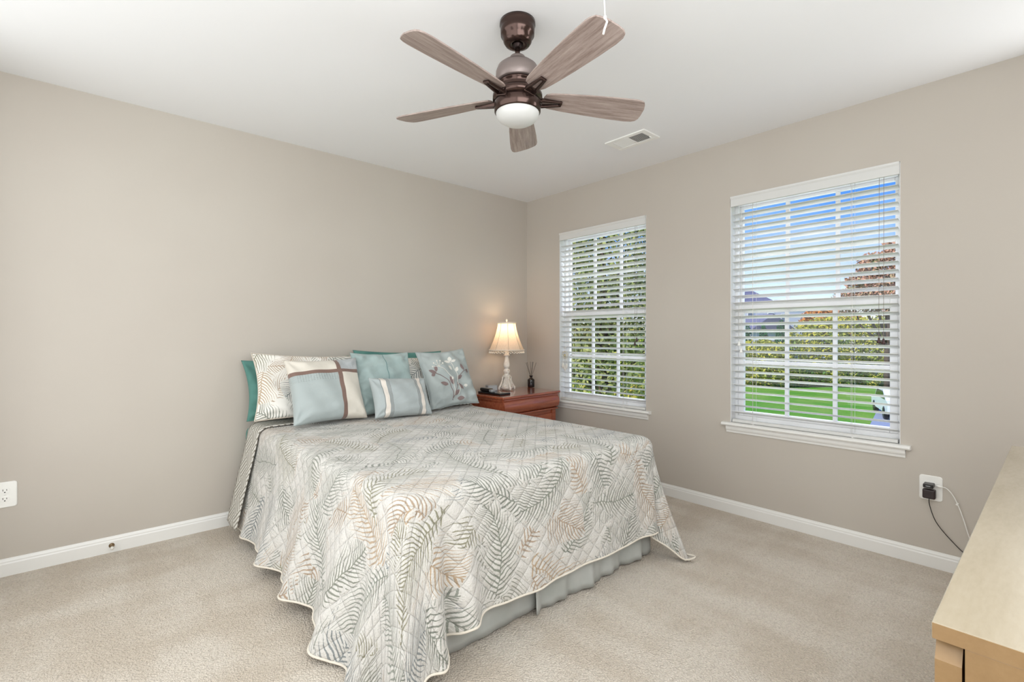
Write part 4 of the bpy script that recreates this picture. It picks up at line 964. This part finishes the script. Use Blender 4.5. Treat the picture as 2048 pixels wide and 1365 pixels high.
def leaf_mat(name, cols, sc=0.5):
    def bld(k, b):
        c = k.coord(); n = k.noise(c, sc, 3, 0.6)[0]; f = k.noise(c, 14 * sc, 2)[0]
        st = [(0.25 + 0.5 * i / max(1, len(cols) - 1), lin(cc)) for i, cc in enumerate(cols)]
        col = k.ramp(k.math('ADD', k.math('MULTIPLY', n, 0.65), k.math('MULTIPLY', f, 0.35)), st); k.l.new(col, b.inputs['Base Color'])
        b.inputs['Transmission Weight'].default_value = 0.0
    return mat(name, rough=0.7, spec=0.2, build=bld)
def leaves_mb(blobs, n, size, seed, shell=0.55):
    rng = np.random.default_rng(seed); vol = np.array([r[0] * r[1] * r[2] for _, r in blobs]) ** 0.67; cnt = (n * vol / vol.sum()).astype(int) + 1
    V = []
    for (c_, r), m_ in zip(blobs, cnt):
        d = rng.normal(size=(m_, 3)); d /= np.linalg.norm(d, axis=1)[:, None]; rad = shell + (1 - shell) * rng.random(m_) ** 0.6
        p = np.array(c_) + d * rad[:, None] * np.array(r)
        a = rng.normal(size=(m_, 3)) + d * 0.6; a /= np.linalg.norm(a, axis=1)[:, None]; b_ = np.cross(a, rng.normal(size=(m_, 3))); b_ /= np.linalg.norm(b_, axis=1)[:, None]
        u = np.cross(a, b_); s = size * (0.6 + 0.8 * rng.random((m_, 1)))
        V.append(np.stack([p - b_ * s, p + u * s * 0.5, p + b_ * s, p - u * s * 0.5], 1))
    V = np.concatenate(V).reshape(-1, 3); N = len(V) // 4
    m = MB(); m.keep = True; m.v = [tuple(q) for q in V.tolist()]; m.f = [(4 * i, 4 * i + 1, 4 * i + 2, 4 * i + 3) for i in range(N)]; m.mi = [0] * N; m.sm = [False] * N; m.uv = [(0, 0)] * len(m.v)
    return m
M_bark = mat('bark', (84, 68, 54), 0.9)
def tree(name, base, blobs, n, size, lm, label, cat, seed, trunk=True, group=None, shell=0.5):
    t = thing(name, base, label, cat, group); b0 = Vector(base)
    leaves_mb(blobs, n, size, seed, shell).build('foliage', lm, t, off=b0)
    if trunk:
        rng = random.Random(seed); m = MB(); top = max(b_[0][2] for b_ in blobs)
        m.tube([(0, 0, 0), (0.05, 0.03, (top - b0.z) * 0.4), (0, 0, (top - b0.z) * 0.85)], [0.22, 0.16, 0.06], 8)
        for c_, r in blobs: m.tube([(0, 0, (top - b0.z) * 0.35), tuple((Vector(c_) - b0) * 0.75), tuple(Vector(c_) - b0)], [0.10, 0.06, 0.02], 6)
        m.build('trunk', M_bark, t)
    return t
# big leafy tree close to the far window
c_ = at(1205, 560, 12)
bl = [((c_.x, c_.y, 3.2), (2.2, 2.4, 1.9)), ((c_.x - 0.6, c_.y + 0.9, 1.4), (1.7, 1.7, 1.4)), ((c_.x + 0.8, c_.y - 1.0, 2.0), (1.7, 1.6, 1.3)), ((c_.x, c_.y + 1.6, 3.8), (1.4, 1.5, 1.5)), ((c_.x, c_.y, 0.6), (1.9, 2.2, 1.0)), ((c_.x + 0.4, c_.y - 0.4, 4.8), (1.5, 1.5, 1.0))]
tree('leafy_tree', (c_.x, c_.y, GZ), bl, 26000, 0.062, leaf_mat('olive_leaves', [(84, 100, 60), (126, 140, 80), (164, 166, 100), (104, 126, 90)], 0.9), 'leafy green tree filling the upper panes of the far window', 'tree', 3, shell=0.25)
c_ = at(1210, 735, 23)
bl = [((c_.x + dx * 0.8, c_.y + dx * 1.05, GZ + 2.0 + dz), (2.0, 2.1, 2.1)) for dx, dz in ((-4, 0.2), (-2.4, 0.6), (-0.8, 0.1), (0.8, 0.5), (2.4, 0.0), (4, 0.4))]
tree('shrub_row', (c_.x, c_.y, GZ), bl, 20000, 0.09, leaf_mat('bright_leaves', [(110, 146, 50), (158, 186, 66), (190, 170, 84), (116, 160, 70)], 0.6), 'bright green and gold shrubs behind the lower panes of the far window', 'hedge', 4, False, shell=0.6)  # several shrubs joined into one foliage mesh
# autumn tree, hedge, conifers beyond the near window
c_ = at(1775, 560, 31)
bl = [((c_.x, c_.y, 4.0), (1.6, 1.8, 1.6)), ((c_.x - 1.3, c_.y + 1.6, 3.4), (1.1, 1.2, 0.9)), ((c_.x - 0.6, c_.y + 0.7, 5.6), (0.9, 0.9, 0.9)), ((c_.x + 1, c_.y - 1.4, 4.6), (1.8, 1.8, 1.8)), ((c_.x + 0.2, c_.y - 0.4, 6.4), (0.9, 0.9, 1.1)), ((c_.x - 0.9, c_.y + 1.3, 4.6), (0.7, 0.8, 0.6))]
tree('autumn_tree', (c_.x, c_.y, GZ), bl, 12000, 0.11, leaf_mat('autumn_leaves', [(96, 136, 90), (150, 156, 96), (188, 138, 116), (196, 156, 128), (120, 146, 92), (150, 160, 100)], 1.0), 'green and red autumn tree at the right of the near window', 'tree', 5, shell=0.3)
rng = random.Random(8); bl = []
for i in range(15):
    px_ = 1478 + i * 26; top = 690 - (i > 4) * 30 - min(i, 8) * 3 + rng.uniform(-6, 6); p = at(px_, 735, 40 + rng.uniform(-0.5, 0.5)); zt_ = at(px_, top, 40).z
    bl.append(((p.x, p.y, (GZ + zt_) / 2), (1.35, 1.35, (zt_ - GZ) / 2 + 0.1)))
p = at(1640, 740, 40)
tree('hedge', (p.x, p.y, GZ), bl, 26000, 0.13, leaf_mat('hedge_leaves', [(72, 116, 76), (112, 142, 76), (196, 186, 72), (150, 166, 80), (90, 128, 74)], 0.35), 'long green and yellow hedge across the lawn', 'hedge', 6, False, shell=0.75)
for i, (px_, top, w_) in enumerate(((1493, 645, 0.50), (1527, 650, 0.45), (1562, 640, 0.55))):
    p = at(px_, 720, 44); zt_ = at(px_, top, 44).z; w_ *= 1.25
    lb = ['dark green conifer at the left end of the hedge', 'slim dark green conifer second from the left, in front of the neighbour house', 'tallest dark green conifer, third from the left by the neighbour house'][i]
    tree('conifer', (p.x, p.y, GZ), [((p.x, p.y, GZ + (zt_ - GZ) * 0.4), (w_, w_, (zt_ - GZ) * 0.42)), ((p.x, p.y, GZ + (zt_ - GZ) * 0.65), (w_ * 0.7, w_ * 0.7, (zt_ - GZ) * 0.36))], 2200, 0.10, leaf_mat('conifer_leaves', [(20, 74, 40), (36, 104, 56), (52, 124, 66)], 1.0), lb, 'tree', 20 + i, False, group='conifers by the neighbour house', shell=0.6)
c_ = at(1640, 612, 52)
tree('orange_tree', (c_.x, c_.y, GZ), [((c_.x, c_.y, 2.6), (2.0, 2.0, 1.6)), ((c_.x + 1.4, c_.y - 2.0, 2.2), (1.8, 1.8, 1.4))], 3000, 0.2, leaf_mat('orange_leaves', [(150, 110, 40), (196, 120, 52), (170, 150, 60)], 0.7), 'small orange tree showing above the hedge', 'tree', 31)

M_siding = mat('pale_siding', (206, 204, 216), 0.8); M_roof = mat('grey_shingle_roof', (104, 104, 128), 0.85); M_roof2 = mat('mauve_shingle_roof', (160, 148, 164), 0.85)
def house(nm, px0, px1, y_eave, y_ridge, depth, label, rm, gable=False):
    a = at(px0, 672, depth); b_ = at(px1, 672, depth); ze = at(0, y_eave, depth).z; zr = at(0, y_ridge, depth).z
    L = (b_ - a).length; t = thing(nm, ((a.x + b_.x) / 2, (a.y + b_.y) / 2, GZ), label, 'house', 'houses beyond the hedge', rz=math.atan2(b_.y - a.y, b_.x - a.x))
    H = ze - GZ; R_ = zr - GZ; D = 7.0
    m = MB(); m.box((0, D / 2, H / 2), (L, D, H)); m.build('wall', M_siding, t)
    m = MB()
    if gable: m.prism([(-L / 2 - 0.3, H), (0, R_), (L / 2 + 0.3, H)], 'y', -0.3, D)
    else: m.add([(-L / 2 - .3, -.3, H), (L / 2 + .3, -.3, H), (L / 2 + .3, D, H), (-L / 2 - .3, D, H), (-L / 2 + 2.2, D / 2, R_), (L / 2 - 2.2, D / 2, R_)], [(0, 1, 5, 4), (1, 2, 5), (2, 3, 4, 5), (3, 0, 4), (0, 3, 2, 1)])
    m.build('roof', rm, t)
    for i in range(3):
        f = MB(); f.box((-L / 3 + L / 3 * i, -0.02, H - 1.5), (0.9, 0.06, 1.2)); w_ = f.build('window', M_white_p, t)
        f = MB(); f.box((-L / 3 + L / 3 * i, -0.06, H - 1.5), (0.7, 0.02, 1.0)); f.build('pane', mat('house_pane', (110, 120, 140), 0.2), w_)
house('house', 1440, 1562, 612, 577, 66, 'house with a steep dark grey roof at the left of the near window', M_roof)
house('house', 1545, 1680, 616, 597, 74, 'long mauve roofed house beyond the orange tree', M_roof2)
house('garage', 1500, 1590, 664, 628, 56, 'pale low garage with a blue grey roof behind the conifers', M_roof, True)

def car(base, rz, body, label):
    t = thing('car', base, label, 'car', 'parked cars', rz)
    m = MB(); pr = [(-2.2, 0.35), (2.2, 0.35), (2.25, 0.75), (1.2, 0.92), (0.5, 1.42), (-1.1, 1.45), (-1.9, 0.98), (-2.25, 0.9)]
    m.prism(pr, 'y', -0.88, 0.88); m.build('body', body, t, bevel=0.08, seg=3)
    m = MB(); m.prism([(1.0, 0.98), (0.45, 1.36), (-1.05, 1.38), (-1.65, 1.0)], 'y', -0.89, 0.89); m.build('side_window', M_dglass, t)
    for sx in (-1.35, 1.4):
        for sy in (-0.80, 0.80):
            m = MB(); m.lathe([(0.0, -0.1), (0.3, -0.1), (0.33, -0.05), (0.33, 0.05), (0.3, 0.1), (0.0, 0.1)], (sx, sy, 0.33), 20, rot=Matrix.Rotation(PI / 2, 3, 'X'), cap=False); m.build('wheel', M_black, t)
p = at(1800, 815, 25); car((p.x, p.y, GZ + 0.02), math.radians(20), mat('white_car_paint', (226, 232, 244), 0.25), 'white car parked at the right edge of the lawn')
p = at(1790, 757, 47); car((p.x, p.y, GZ + 0.02), math.radians(-30), mat('blue_car_paint', (50, 104, 156), 0.3), 'blue car parked far off in front of the hedge')
